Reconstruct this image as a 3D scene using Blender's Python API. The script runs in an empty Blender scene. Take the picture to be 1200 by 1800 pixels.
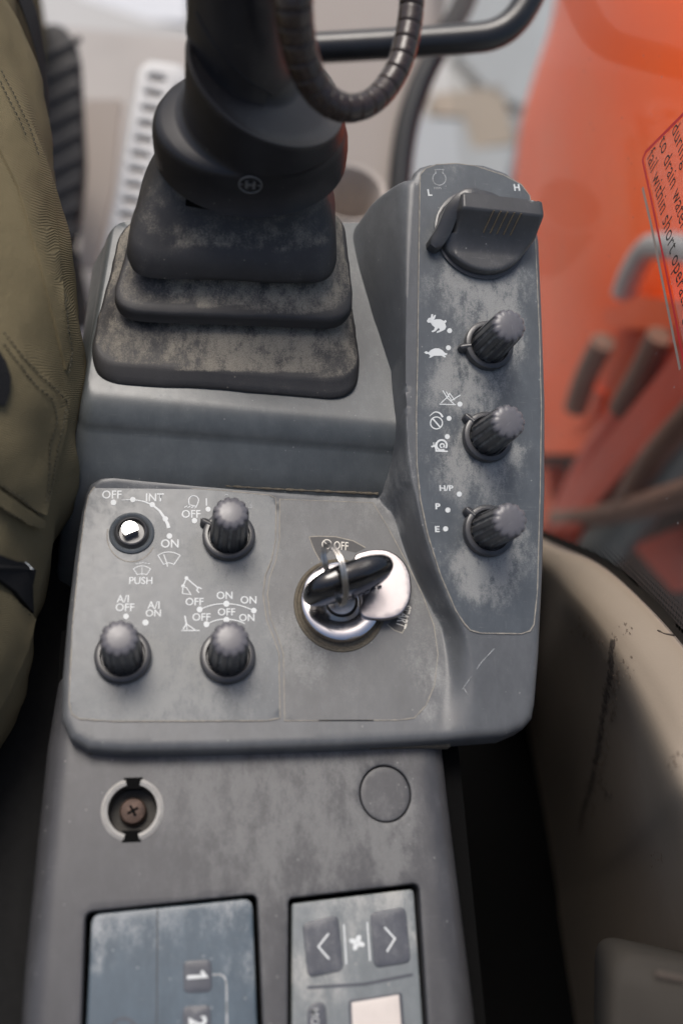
import bpy, bmesh, math, random
import numpy as np
from mathutils import Vector, Matrix, geometry
from mathutils.bvhtree import BVHTree
random.seed(7); rng = np.random.default_rng(7)
S = bpy.context.scene
COL = S.collection
R_ = math.radians

# ------------------------------------------------------------------ camera
FPX, CAMH = 1750.0, 0.40            # focal length in pixels of the 1200x1800 photograph, height over the switch panel
zW = Vector((270, 800, 1750)).normalized()
yW = Vector((-226, 4100, -1750)); yW = (yW - zW * yW.dot(zW)).normalized()
xW = yW.cross(zW)
RC = Matrix((xW, yW, zW))           # camera to world
CAM = Vector((0, 0, CAMH))
cd = bpy.data.cameras.new('camera'); cam = bpy.data.objects.new('camera', cd); COL.objects.link(cam)
cam.matrix_world = Matrix.Translation(CAM) @ RC.to_4x4()
cd.sensor_fit = 'VERTICAL'; cd.sensor_height = 36; cd.lens = 35; cd.clip_start = .01; cd.clip_end = 300
cd.dof.use_dof = True; cd.dof.focus_distance = .442; cd.dof.aperture_fstop = 3.4; cd.dof.aperture_blades = 9
S.camera = cam

# ------------------------------------------------------------------ sky, sun, exposure
wd = bpy.data.worlds.new('World'); S.world = wd; wd.use_nodes = True
nt = wd.node_tree
sky = nt.nodes.new('ShaderNodeTexSky'); sky.sky_type = 'NISHITA'; sky.sun_disc = False
SUN_EL, SUN_AZ = R_(62), R_(-18)     # azimuth from +Y towards +X
sky.sun_elevation = SUN_EL; sky.sun_rotation = SUN_AZ; sky.dust_density = 4.5; sky.air_density = 1.0; sky.ozone_density = .6
bg = nt.nodes['Background']; bg.inputs['Strength'].default_value = .108
nt.links.new(sky.outputs[0], bg.inputs[0])
sl = bpy.data.lights.new('sun', 'SUN'); sl.energy = 1.5; sl.angle = R_(24); sl.color = (1, .965, .92)
so = bpy.data.objects.new('sun', sl); COL.objects.link(so)
sd = Vector((math.sin(SUN_AZ) * math.cos(SUN_EL), math.cos(SUN_AZ) * math.cos(SUN_EL), math.sin(SUN_EL)))
so.rotation_euler = sd.to_track_quat('Z', 'Y').to_euler(); so.location = (0, 2, 3)
S.view_settings.view_transform = 'Standard'; S.view_settings.look = 'None'
S.view_settings.exposure = .64; S.view_settings.gamma = 1

# ------------------------------------------------------------------ helpers: points
def ray(px, py): return RC @ Vector(((px - 600) / FPX, (900 - py) / FPX, -1))
def U(px, py, z):
    r = ray(px, py); return CAM + r * ((z - CAMH) / r.z)
def Wd(px, py, D): return CAM + ray(px, py) * D
class Fr:                            # a plane in the scene with its own axes
    def __init__(s, o, u, n):
        s.o = Vector(o); s.n = Vector(n).normalized(); u = Vector(u); s.u = (u - s.n * u.dot(s.n)).normalized(); s.v = s.n.cross(s.u)
        m = Matrix((s.u, s.v, s.n)).transposed().to_4x4(); m.translation = s.o; s.M = m
    def uv(s, px, py, w=0):
        r = ray(px, py); t = ((s.o + s.n * w) - CAM).dot(s.n) / r.dot(s.n); p = CAM + r * t - s.o
        return Vector((p.dot(s.u), p.dot(s.v)))
    def pt(s, u, v, w=0): return s.o + s.u * u + s.v * v + s.n * w
FW = Fr((0, 0, 0), (1, 0, 0), (0, 0, 1))
pA, pB = U(850, 1110, .010), U(850, 290, .058)
FP = Fr(pA, (1, 0, -.07), Vector((1, 0, -.07)).cross(pB - pA))       # the raised pod's sloping face
ZL = -.010
FL = Fr((0, 0, ZL), (1, 0, 0), (0, 0, 1))                      # lower console
def podz(x, y): return FP.o.z - (FP.n.y * (y - FP.o.y) + FP.n.x * (x - FP.o.x)) / FP.n.z
def crv(pts, n=8, closed=False):                               # Catmull-Rom through points
    P = [Vector(p) for p in pts]; out = []; N = len(P)
    for i in range(N if closed else N - 1):
        if closed: a, b, c, d = P[i - 1], P[i], P[(i + 1) % N], P[(i + 2) % N]
        else: a, b, c, d = P[max(i - 1, 0)], P[i], P[i + 1], P[min(i + 2, N - 1)]
        for k in range(n):
            t = k / n
            out.append(.5 * (2 * b + (c - a) * t + (2 * a - 5 * b + 4 * c - d) * t * t + (3 * b - a - 3 * c + d) * t ** 3))
    if not closed: out.append(P[-1].copy())
    return out
def rpoly(pts, r, n=5):                                        # polygon with rounded corners (2D)
    P = [Vector(p) for p in pts]; out = []; N = len(P)
    rs = r if isinstance(r, (list, tuple)) else [r] * N
    for i in range(N):
        a, b, c = P[i - 1], P[i], P[(i + 1) % N]
        rr = min(rs[i], (a - b).length * .48, (c - b).length * .48)
        p, q = b + (a - b).normalized() * rr, b + (c - b).normalized() * rr
        if rr < 1e-7: out.append(b.copy()); continue
        for k in range(n + 1):
            t = k / n; out.append(p.lerp(b, t).lerp(b.lerp(q, t), t))
    return out
def circ(c, r, n=32, ry=None, a0=0): return [Vector((c[0] + r * math.cos(a0 + 2 * math.pi * k / n), c[1] + (ry or r) * math.sin(a0 + 2 * math.pi * k / n))) for k in range(n)]

# ------------------------------------------------------------------ helpers: objects
WM = {}
def reg(o, M, parent):
    if parent is not None:
        o.parent = parent; o.matrix_parent_inverse = WM[parent.name].inverted()
    o.matrix_basis = M; WM[o.name] = M
def mk(name, V, F, mat, parent=None, M=None, smooth=True, ang=40, attr=None, label=None, mats=None, midx=None):
    me = bpy.data.meshes.new(name)
    V = [Vector(v) for v in V]
    if M is None:
        lo = Vector([min(v[i] for v in V) for i in range(3)]); hi = Vector([max(v[i] for v in V) for i in range(3)])
        c = (lo + hi) / 2; c.z = lo.z; M = Matrix.Translation(c); V = [v - c for v in V]
    me.from_pydata([tuple(v) for v in V], [], F)
    for m in (mats or [mat]): me.materials.append(m)
    if midx: me.polygons.foreach_set('material_index', midx)
    if attr is not None:
        a = me.attributes.new('dust', 'FLOAT', 'POINT'); a.data.foreach_set('value', np.array(attr, dtype=np.float32))
    if smooth:
        me.polygons.foreach_set('use_smooth', [True] * len(me.polygons)); me.set_sharp_from_angle(angle=R_(ang))
    me.update()
    o = bpy.data.objects.new(name, me); COL.objects.link(o); reg(o, M, parent)
    if label: o['label'] = label
    return o
def tag(o, label=None, cat=None, group=None, kind=None):
    for k, v in (('label', label), ('category', cat), ('group', group), ('kind', kind)):
        if v: o[k] = v
    return o
def thing(name, label, cat, loc=(0, 0, 0), group=None):
    o = bpy.data.objects.new(name, None); COL.objects.link(o); o.empty_display_size = .01
    reg(o, Matrix.Translation(Vector(loc)), None); return tag(o, label, cat, group)
def copy_tree(o, M, parent):
    M0 = WM[o.name]
    c = o.copy(); COL.objects.link(c); c.parent = parent; c.matrix_parent_inverse = WM[parent.name].inverted(); c.matrix_basis = M; WM[c.name] = M
    for ch in [x for x in COL.objects if x.parent == o]:
        d = ch.copy(); COL.objects.link(d); d.parent = c; d.matrix_parent_inverse = M0.inverted(); d.matrix_basis = WM[ch.name]; WM[d.name] = M @ M0.inverted() @ WM[ch.name]
    return c
def set_dust(o, f):
    me = o.data; a = me.attributes.get('dust') or me.attributes.new('dust', 'FLOAT', 'POINT'); M = WM[o.name]
    a.data.foreach_set('value', np.array([f(M @ v.co) for v in me.vertices], dtype=np.float32))
def bvh(o):
    M = WM[o.name]; me = o.data; return BVHTree.FromPolygons([M @ v.co for v in me.vertices], [tuple(p.vertices) for p in me.polygons])
def hit(tree, px, py):
    r = tree.ray_cast(CAM, ray(px, py).normalized()); return r[0], r[1]
class MB:
    def __init__(s): s.V = []; s.F = []; s.mi = []; s.m = 0
    def add(s, V, F):
        b = len(s.V); s.V += [Vector(v) for v in V]; s.F += [tuple(i + b for i in f) for f in F]; s.mi += [s.m] * len(F)
    def loft(s, rings, cap0=False, cap1=False, closed=True, flip=False):
        n = len(rings[0]); V = [p for r in rings for p in r]; F = []
        for i in range(len(rings) - 1):
            for k in range(n if closed else n - 1):
                a, b = i * n + k, i * n + (k + 1) % n
                f = (a, b, b + n, a + n); F.append(f[::-1] if flip else f)
        if cap0: F.append(tuple(range(n)) if flip else tuple(range(n))[::-1])
        if cap1: f = tuple(range((len(rings) - 1) * n, len(rings) * n)); F.append(f[::-1] if flip else f)
        s.add(V, F)
    def lathe(s, prof, n=32, c=(0, 0), cap0=False, cap1=True, rf=None):
        s.loft([[Vector((c[0] + r * (rf(a, i) if rf else 1) * math.cos(a), c[1] + r * (rf(a, i) if rf else 1) * math.sin(a), z)) for a in [2 * math.pi * k / n for k in range(n)]] for i, (r, z) in enumerate(prof)], cap0, cap1)
    def tube(s, path, rad, n=12, cap=True, closed=False):
        P = [Vector(p) for p in path]; N = len(P); rings = []; up = None
        for i in range(N):
            t = ((P[(i + 1) % N] - P[i - 1]) if closed else (P[min(i + 1, N - 1)] - P[max(i - 1, 0)])).normalized()
            if up is None: up = t.orthogonal().normalized()
            up = (up - t * up.dot(t)).normalized(); w = t.cross(up)
            r = rad[i] if isinstance(rad, (list, tuple)) else rad
            rings.append([P[i] + (up * math.cos(2 * math.pi * k / n) + w * math.sin(2 * math.pi * k / n)) * r for k in range(n)])
        if closed: rings.append(rings[0])
        s.loft(rings, cap and not closed, cap and not closed)
    def prism(s, poly, n, d):       # polygon of 3D points extruded along n by d
        P = [Vector(p) for p in poly]; Q = [p + Vector(n) * d for p in P]; s.loft([P, Q], True, True)
    def box(s, c, h, rz=0, rx=0):
        m = Matrix.Rotation(rz, 3, 'Z') @ Matrix.Rotation(rx, 3, 'X')
        V = [Vector(c) + m @ Vector((x * h[0], y * h[1], z * h[2])) for x in (-1, 1) for y in (-1, 1) for z in (-1, 1)]
        s.add(V, [(0, 1, 3, 2), (4, 6, 7, 5), (0, 4, 5, 1), (2, 3, 7, 6), (0, 2, 6, 4), (1, 5, 7, 3)])
    def build(s, name, mat, parent=None, M=None, fix=True, bevel=0, **k):
        mats = mat if isinstance(mat, list) else [mat]
        o = mk(name, s.V, s.F, None, parent, M, mats=mats, midx=s.mi, **k)
        if fix or bevel:
            bm = bmesh.new(); bm.from_mesh(o.data)
            if bevel: bmesh.ops.bevel(bm, geom=bm.edges, offset=bevel, segments=3, affect='EDGES', profile=.5)
            if fix: bmesh.ops.recalc_face_normals(bm, faces=bm.faces)
            bm.to_mesh(o.data); bm.free()
            if bevel:
                o.data.polygons.foreach_set('use_smooth', [True] * len(o.data.polygons)); o.data.set_sharp_from_angle(angle=R_(40))
        return o
def segdist(P, poly):                 # distance of points (N,2) to a closed polygon
    A = np.array([(p[0], p[1]) for p in poly]); B = np.roll(A, -1, 0); D = B - A; L = (D ** 2).sum(1) + 1e-18
    best = np.full(len(P), 1e9)
    for i0 in range(0, len(P), 4000):
        p = P[i0:i0 + 4000][:, None, :]; t = np.clip(((p - A) * D).sum(2) / L, 0, 1)
        q = A + t[..., None] * D; best[i0:i0 + 4000] = np.sqrt(((p - q) ** 2).sum(2)).min(1)
    return best
def inside(P, poly):
    A = np.array([(p[0], p[1]) for p in poly]); r = np.zeros(len(P), bool); j = len(A) - 1
    for i in range(len(A)):
        (xi, yi), (xj, yj) = A[i], A[j]
        r ^= ((yi > P[:, 1]) != (yj > P[:, 1])) & (P[:, 0] < (xj - xi) * (P[:, 1] - yi) / (yj - yi + 1e-18) + xi); j = i
    return r
def resamp(poly, d, closed=True):
    out = []; N = len(poly)
    for i in range(N if closed else N - 1):
        a, b = Vector(poly[i][:2]), Vector(poly[(i + 1) % N][:2]); m = max(1, int((b - a).length / d))
        out += [a.lerp(b, k / m) for k in range(m)]
    if not closed: out.append(Vector(poly[-1][:2]))
    return out
def sheet(name, outline, zf, mat, parent, M=None, fil=.002, skirt=.01, sp=.002, holes=(), hfil=.0006, hskirt=.006, dust=None, label=None, extra=(), skipf=None, ang=50):
    out = resamp(outline, sp); hol = [resamp(h, min(sp, .0015)) for h in holes]
    pts = []; edges = []; loops = []
    for lp in [out] + hol:
        b = len(pts); pts += [(p[0], p[1]) for p in lp]; edges += [(b + i, b + (i + 1) % len(lp)) for i in range(len(lp))]; loops.append((b, len(lp)))
    cand = []
    for lp, fr in [(out, fil)] + [(h, hfil) for h in hol]:
        area = sum(lp[i - 1].x * lp[i].y - lp[i].x * lp[i - 1].y for i in range(len(lp)))
        for i in range(len(lp)):
            t = (lp[(i + 1) % len(lp)] - lp[i - 1]).normalized(); nn = Vector((-t.y, t.x)) * (1 if area > 0 else -1)
            if lp is not out: nn = -nn
            for fq in (.1, .3, .6, 1.0): cand.append((lp[i] + nn * fr * fq, fr * fq))
    C = np.array([(c[0].x, c[0].y) for c in cand]); cd_ = np.array([c[1] for c in cand])
    def dist(P):
        do = segdist(P, out); dh = [segdist(P, h) for h in hol]; return do, dh
    do, dh = dist(C); dm = np.minimum.reduce([do] + dh); ok = inside(C, out) & (dm > cd_ * .93)
    for h in hol: ok &= ~inside(C, h)
    C = C[ok]
    xs, ys = [p[0] for p in out], [p[1] for p in out]
    gx, gy = np.meshgrid(np.arange(min(xs), max(xs), sp), np.arange(min(ys), max(ys), sp * .87)); gx = gx + (np.arange(gx.shape[0]) % 2)[:, None] * sp * .5
    G = np.stack([gx.ravel(), gy.ravel()], 1); G = G[inside(G, out)]
    do, dh = dist(G); ok = do > fil * 1.0 + sp * .5
    for h, d in zip(hol, dh): ok &= (~inside(G, h)) & (d > hfil + sp * .4)
    if skipf: ok &= np.array([not skipf(p[0], p[1]) for p in G])
    G = G[ok]
    allp = [Vector(p) for p in pts] + [Vector((float(p[0]), float(p[1]))) for p in C] + [Vector((float(p[0]), float(p[1]))) for p in G] + [Vector(p[:2]) for p in extra]
    vo, eo, fo, ovv, _, _ = geometry.delaunay_2d_cdt(allp, edges, [], 1, 1e-7, True)
    inv = {}
    for i, l in enumerate(ovv):
        for j in l: inv[j] = i
    VP = np.array([(v.x, v.y) for v in vo]); F = [tuple(f) for f in fo]
    if True:
        cen = np.array([VP[list(f)].mean(0) for f in F]); bad = ~inside(cen, out)
        for h in hol: bad |= inside(cen, h)
        F = [f for f, b in zip(F, bad) if not b]
    do, dh = dist(VP)
    def drop(d, r): d = np.clip(d, 0, r); return r - np.sqrt(np.maximum(r * r - (r - d) ** 2, 0))
    z = np.array([zf(p[0], p[1]) for p in VP]) - drop(do, fil)
    for d in dh: z -= drop(d, hfil)
    V = [Vector((p[0], p[1], zz)) for p, zz in zip(VP, z)]
    at = [dust(p[0], p[1]) if dust else 0. for p in VP]
    FF = []
    for f in F:
        a, b, c = [VP[i] for i in f[:3]]
        FF.append(f if (b[0] - a[0]) * (c[1] - a[1]) - (b[1] - a[1]) * (c[0] - a[0]) > 0 else f[::-1])
    F = FF
    for li, (b, n) in enumerate(loops):
        sk = skirt if li == 0 else hskirt
        if sk <= 0: continue
        ids = [inv[b + i] for i in range(n)]; nb = len(V)
        for i in ids: V.append(Vector((V[i].x, V[i].y, V[i].z - sk))); at.append(.2 if li == 0 else .5)
        ar = sum(V[ids[i - 1]].x * V[ids[i]].y - V[ids[i]].x * V[ids[i - 1]].y for i in range(n))
        for i in range(n):
            j = (i + 1) % n; f = (ids[i], nb + i, nb + j, ids[j])
            F.append(f if (ar > 0) == (li == 0) else f[::-1])
    if M is None: M = Matrix.Identity(4)
    return mk(name, V, F, mat, parent, M, ang=ang, attr=at, label=label)

# ------------------------------------------------------------------ materials
MATS = {}
class NT:
    def __init__(s, name):
        s.m = bpy.data.materials.new(name); s.m.use_nodes = True; s.t = s.m.node_tree; s.b = s.t.nodes['Principled BSDF']; s.out = s.t.nodes['Material Output']
        s.co = s.t.nodes.new('ShaderNodeTexCoord').outputs['Object']; MATS[name] = s.m
    def n(s, t, **k):
        nd = s.t.nodes.new(t)
        for a, v in k.items(): setattr(nd, a, v)
        return nd
    def put(s, sock, v):
        if hasattr(v, 'is_linked') or isinstance(v, bpy.types.NodeSocket): s.t.links.new(v, sock)
        elif isinstance(v, (tuple, list)) and len(v) == 3 and sock.type == 'RGBA': sock.default_value = (*v, 1)
        else: sock.default_value = v
    def math(s, op, a, b=0, c=0, clamp=False):
        nd = s.n('ShaderNodeMath', operation=op, use_clamp=clamp)
        for i, v in enumerate((a, b, c)): s.put(nd.inputs[i], v)
        return nd.outputs[0]
    def noise(s, scale, detail=4, rough=.55, vec=None, stretch=None, rot=(0, 0, 0), dist=0):
        v = vec or s.co
        if stretch:
            mp = s.n('ShaderNodeMapping'); s.put(mp.inputs['Vector'], v); mp.inputs['Scale'].default_value = stretch; mp.inputs['Rotation'].default_value = rot; v = mp.outputs[0]
        nd = s.n('ShaderNodeTexNoise'); s.put(nd.inputs['Vector'], v); nd.inputs['Scale'].default_value = scale; nd.inputs['Detail'].default_value = detail; nd.inputs['Roughness'].default_value = rough; nd.inputs['Distortion'].default_value = dist
        return nd.outputs['Fac']
    def ramp(s, v, a, b, lo=0., hi=1.):
        nd = s.n('ShaderNodeMapRange', interpolation_type='SMOOTHSTEP'); s.put(nd.inputs[0], v)
        for i, x in enumerate((a, b, lo, hi)): nd.inputs[i + 1].default_value = x
        return nd.outputs[0]
    def mix(s, f, a, b):
        nd = s.n('ShaderNodeMix', data_type='RGBA'); s.put(nd.inputs[0], f); s.put(nd.inputs[6], a); s.put(nd.inputs[7], b); return nd.outputs[2]
    def attr(s, name): return s.n('ShaderNodeAttribute', attribute_name=name).outputs['Fac']
    def bump(s, h, st, d=.001):
        nd = s.n('ShaderNodeBump'); s.put(nd.inputs['Height'], h); nd.inputs['Strength'].default_value = st; nd.inputs['Distance'].default_value = d; s.t.links.new(nd.outputs[0], s.b.inputs['Normal'])
    def set(s, **k):
        for a, v in k.items(): s.put(s.b.inputs[a.replace('_', ' ')], v)
        return s.m
def plastic(name, base, dustc=(.285, .285, .27), amt=.3, rough=.42, grain=.25, specks=.5, scr=.4, big=28, spec=.5, dmax=.66):
    t = NT(name)
    n1 = t.noise(big, 8, .68); n2 = t.noise(230, 5, .6); n3 = t.noise(1500, 3, .75); n4 = t.noise(95, 8, .74, stretch=(1, .5, 1), rot=(0, 0, .6))
    a = t.attr('dust')
    v = t.math('MULTIPLY', n1, .45)
    for q, k in ((n4, .35), (n2, .3), (n3, .55)): v = t.math('ADD', v, t.math('MULTIPLY', q, k))
    w = t.math('ADD', t.math('MULTIPLY', t.ramp(n4, .3, .7), .75), t.math('MULTIPLY', n3, .35))
    v = t.math('ADD', v, t.math('MULTIPLY', a, t.math('MULTIPLY', w, .85)))
    m = t.ramp(v, .95 - .28 * amt, 1.50 - .28 * amt)
    m = t.math('MULTIPLY', m, t.ramp(t.noise(2600, 2, .6), .25, .62, .45, 1.1))
    sc = t.noise(9, 3, .6, stretch=(9, 190, 30), rot=(0, 0, .9)); sc2 = t.noise(9, 3, .6, stretch=(200, 8, 30), rot=(0, 0, .35))
    s1 = t.math('MULTIPLY', t.math('ADD', t.ramp(sc, .66, .72), t.ramp(sc2, .67, .73)), scr)
    vo = t.n('ShaderNodeTexVoronoi'); vo.inputs['Scale'].default_value = 330; t.put(vo.inputs['Vector'], t.co)
    sp = t.math('MULTIPLY', t.ramp(vo.outputs['Distance'], .16, .08), t.ramp(t.n1(vo) if False else t.sepx(vo.outputs['Color']), .86, .9))
    sp = t.math('MULTIPLY', sp, specks)
    f = t.math('MAXIMUM', t.math('MULTIPLY', m, dmax), t.math('MAXIMUM', t.math('MULTIPLY', s1, .35), sp), clamp=True)
    b2 = t.mix(t.ramp(n4, .3, .7), tuple(c * .86 for c in base), tuple(c * 1.14 for c in base))
    t.bump(t.math('ADD', t.noise(2600, 2, .5), t.math('MULTIPLY', m, .8)), grain, .00012)
    return t.set(Base_Color=t.mix(f, b2, dustc), Roughness=t.math('ADD', t.math('ADD', rough - .05, t.math('MULTIPLY', n2, .12)), t.math('MULTIPLY', f, .4), clamp=True), Specular_IOR_Level=spec)
NT.sepx = lambda s, c: (lambda nd: (s.t.links.new(c, nd.inputs[0]), nd.outputs[0])[1])(s.n('ShaderNodeSeparateColor'))
def simple(name, col, rough=.5, metal=0, var=.15, sc=60, bump=0, bsc=400, spec=.5, rv=.1):
    t = NT(name); n = t.noise(sc, 5, .6)
    if bump: t.bump(t.noise(bsc, 3), bump, .0005)
    return t.set(Base_Color=t.mix(n, tuple(c * (1 - var) for c in col), tuple(min(1, c * (1 + var)) for c in col)), Roughness=t.math('ADD', rough - rv / 2, t.math('MULTIPLY', t.noise(sc * 3, 4), rv)), Metallic=metal, Specular_IOR_Level=spec)

m_cover = plastic('cover_plastic', (.080, .084, .088), amt=.22, rough=.4)
m_decal = plastic('decal_film', (.064, .073, .081), amt=.16, rough=.36, scr=.7)
m_key = plastic('key_area_plastic', (.084, .086, .087), amt=.3, rough=.45, grain=.5)
m_box = plastic('box_plastic', (.076, .083, .084), amt=.2, rough=.36, big=22)
m_rubber = plastic('boot_rubber', (.030, .0285, .028), dustc=(.25, .225, .18), dmax=.85, amt=.3, rough=.5, grain=.5, scr=0, spec=.35)
m_lower = plastic('lower_plastic', (.045, .045, .048), amt=.2, rough=.42, dmax=.30)
m_knob = plastic('knob_plastic', (.036, .036, .038), amt=.08, rough=.3, grain=.1, specks=.2, scr=.2)
m_cap = plastic('knob_cap', (.095, .092, .10), amt=.14, rough=.34, grain=.1, specks=.3, scr=.8)
m_dial = plastic('dial_plastic', (.042, .042, .043), amt=.12, rough=.33, grain=.25)
m_stick = plastic('stick_plastic', (.0125, .012, .0135), dustc=(.13, .12, .105), amt=.14, rough=.40, grain=.25, spec=.3)
m_conduit = plastic('conduit_plastic', (.026, .0165, .013), dustc=(.15, .078, .045), amt=.42, rough=.24, grain=.2)
m_screen = plastic('radio_film', (.062, .085, .105), dustc=(.34, .35, .35), amt=.1, rough=.3, scr=.3)
m_clim = plastic('climate_film', (.135, .15, .155), dustc=(.40, .39, .36), amt=.34, rough=.38)
m_btn = plastic('button_film', (.060, .064, .075), dustc=(.26, .26, .25), amt=.2, rough=.3)
def printed(name, col, under, lo, hi):
    t = NT(name); a = t.noise(260, 5, .7); b = t.noise(1600, 2, .6)
    return t.set(Base_Color=t.mix(t.ramp(t.math('ADD', t.math('MULTIPLY', a, .65), t.math('MULTIPLY', b, .35)), lo, hi), col, under), Roughness=.6)
m_print = printed('white_print', (.54, .56, .555), (.20, .21, .21), .55, .76)
m_dim = printed('worn_print', (.36, .37, .37), (.14, .15, .15), .42, .62)
m_dirt = simple('dirt_line', (.25, .23, .195), .9, var=.5, sc=420)
m_dirt2 = simple('packed_dirt', (.10, .085, .062), .95, var=.6, sc=700, bump=.8, bsc=1500)
m_black = simple('black_gap', (.004, .004, .004), .95, spec=.05)
m_chrome = simple('chrome', (.56, .545, .55), .18, 1, var=.12, sc=90, rv=.22)
m_shut = simple('brushed_shutter', (.34, .315, .315), .27, 1, var=.05, sc=2500, rv=.2)
m_gloss = simple('glossy_black', (.008, .008, .009), .12, spec=.6)
m_steel = simple('steel_wire', (.52, .50, .47), .3, 1, var=.2, sc=300)
m_ring = simple('pale_bezel', (.30, .29, .27), .6, var=.3, sc=300, bump=.3)
m_rust = simple('rusty_screw', (.085, .055, .042), .65, .4, var=.7, sc=350, bump=.6, bsc=900)
m_olive = simple('dark_insert', (.020, .017, .013), .7, var=.6, sc=300, bump=.5)
m_handle = plastic('bar_paint', (.014, .014, .015), dustc=(.12, .12, .12), amt=.15, rough=.3, grain=.1)
m_beige = simple('beige_trim', (.245, .20, .152), .55, var=.07, sc=40, bump=.12, bsc=900)
m_pillar = simple('taupe_pillar', (.30, .26, .23), .6, var=.1, sc=6)
m_cup = simple('cup_plastic', (.42, .37, .33), .55)
m_seal = simple('rubber_seal', (.012, .012, .012), .5)
m_floor = simple('floor_mat', (.30, .28, .258), .8, var=.2, sc=7)
m_ground = simple('rubble_ground', (.36, .355, .34), .9, var=.25, sc=2.2)
m_pedrub = simple('pedal_rubber', (.035, .033, .032), .7, var=.3, sc=20)
m_pedmet = simple('pedal_metal', (.40, .40, .40), .5, .3, var=.15, sc=30)
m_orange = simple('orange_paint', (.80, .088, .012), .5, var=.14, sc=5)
t = NT('orange_paint_lit'); a_ = t.ramp(t.noise(2.4, 6, .65, dist=.8), .42, .72, 0, .38)  # paler patches put the boom's light gradient into its colour
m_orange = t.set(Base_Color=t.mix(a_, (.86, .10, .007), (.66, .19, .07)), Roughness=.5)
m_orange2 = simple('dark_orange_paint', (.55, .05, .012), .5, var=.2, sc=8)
m_grey = simple('grey_metal', (.19, .19, .175), .5, .2, var=.25, sc=10)
m_pale = simple('pale_metal', (.40, .40, .395), .4, .3, var=.1, sc=10)
m_hose = simple('hose_rubber', (.20, .10, .065), .6, var=.5, sc=9)
m_dark = simple('dark_metal', (.035, .033, .034), .6, var=.4, sc=9)
m_white = simple('white_panel', (.62, .63, .63), .7, var=.1, sc=3)
m_wood = simple('bare_timber', (.33, .275, .21), .8, var=.2, sc=6)
m_blue = simple('pale_sheet', (.33, .35, .35), .6, var=.15, sc=4)
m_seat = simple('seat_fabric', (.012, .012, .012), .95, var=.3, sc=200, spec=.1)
m_strap = simple('black_webbing', (.012, .012, .013), .85, var=.3, sc=900, bump=.6, bsc=1200, spec=.2)
m_thread = simple('dark_thread', (.045, .04, .025), .9)
m_lcd = simple('lcd_panel', (.52, .47, .43), .4, var=.08, sc=200)
m_red = simple('red_print', (.60, .02, .03), .5)
m_ink = simple('black_ink', (.012, .012, .012), .5)
m_liner = simple('headliner', (.25, .24, .22), .9)
# khaki twill
t = NT('khaki_twill')
wv = t.n('ShaderNodeTexWave', wave_type='BANDS', bands_direction='DIAGONAL'); wv.inputs['Scale'].default_value = 520; wv.inputs['Distortion'].default_value = .6; wv.inputs['Detail'].default_value = 1; t.put(wv.inputs['Vector'], t.co)
n1 = t.noise(25, 5, .6); n2 = t.noise(1500, 2)
t.bump(t.math('ADD', wv.outputs['Fac'], t.math('ADD', t.math('MULTIPLY', n2, 1.2), t.math('MULTIPLY', t.noise(90, 4, .6), 4.0))), .55, .0004)
cc = t.mix(n1, (.098, .078, .040), (.160, .128, .071)); cc = t.mix(t.math('MULTIPLY', t.math('ADD', wv.outputs['Fac'], n2), .28), cc, (.17, .148, .095))
m_khaki = t.set(Base_Color=cc, Roughness=.95, Specular_IOR_Level=.15)
# window glass, dusty, with a painted reflection haze
t = NT('window_glass')
gl = t.n('ShaderNodeBsdfGlossy'); gl.inputs['Roughness'].default_value = .02
tr = t.n('ShaderNodeBsdfTransparent'); tr.inputs[0].default_value = (.93, .95, .94, 1)
df = t.n('ShaderNodeBsdfDiffuse'); df.inputs[0].default_value = (.6, .58, .56, 1)
fr = t.n('ShaderNodeFresnel'); fr.inputs[0].default_value = 1.2
m1 = t.n('ShaderNodeMixShader'); m2 = t.n('ShaderNodeMixShader')
t.put(m1.inputs[0], fr.outputs[0]); t.put(m1.inputs[1], tr.outputs[0]); t.put(m1.inputs[2], gl.outputs[0])
dn = t.ramp(t.noise(9, 6, .65), .35, .8, .0, .04)
vs = t.n('ShaderNodeTexVoronoi'); vs.inputs['Scale'].default_value = 120; t.put(vs.inputs['Vector'], t.co)
spk = t.math('MULTIPLY', t.ramp(vs.outputs['Distance'], .10, .05), t.ramp(t.sepx(vs.outputs['Color']), .7, .75, 0, .3))
scr = t.ramp(t.noise(9, 4, .6, stretch=(3, 12, 120), rot=(.5, 0, 0)), .69, .73, 0, .18)
dn = t.math('ADD', dn, t.ramp(t.noise(3.2, 4, .6, dist=1.0), .48, .75, 0, .08))  # broad pale patches painted as the haze of a reflection
t.put(m2.inputs[0], t.math('ADD', dn, t.math('ADD', spk, scr), clamp=True)); t.put(m2.inputs[1], m1.outputs[0]); t.put(m2.inputs[2], df.outputs[0])
t.t.links.new(m2.outputs[0], t.out.inputs[0]); m_glass = t.m
t = NT('label_film')
tr = t.n('ShaderNodeBsdfTransparent'); df = t.n('ShaderNodeBsdfDiffuse'); df.inputs[0].default_value = (.75, .7, .68, 1); m1 = t.n('ShaderNodeMixShader'); m1.inputs[0].default_value = .14
t.put(m1.inputs[1], tr.outputs[0]); t.put(m1.inputs[2], df.outputs[0]); t.t.links.new(m1.outputs[0], t.out.inputs[0]); m_film = t.m

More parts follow.
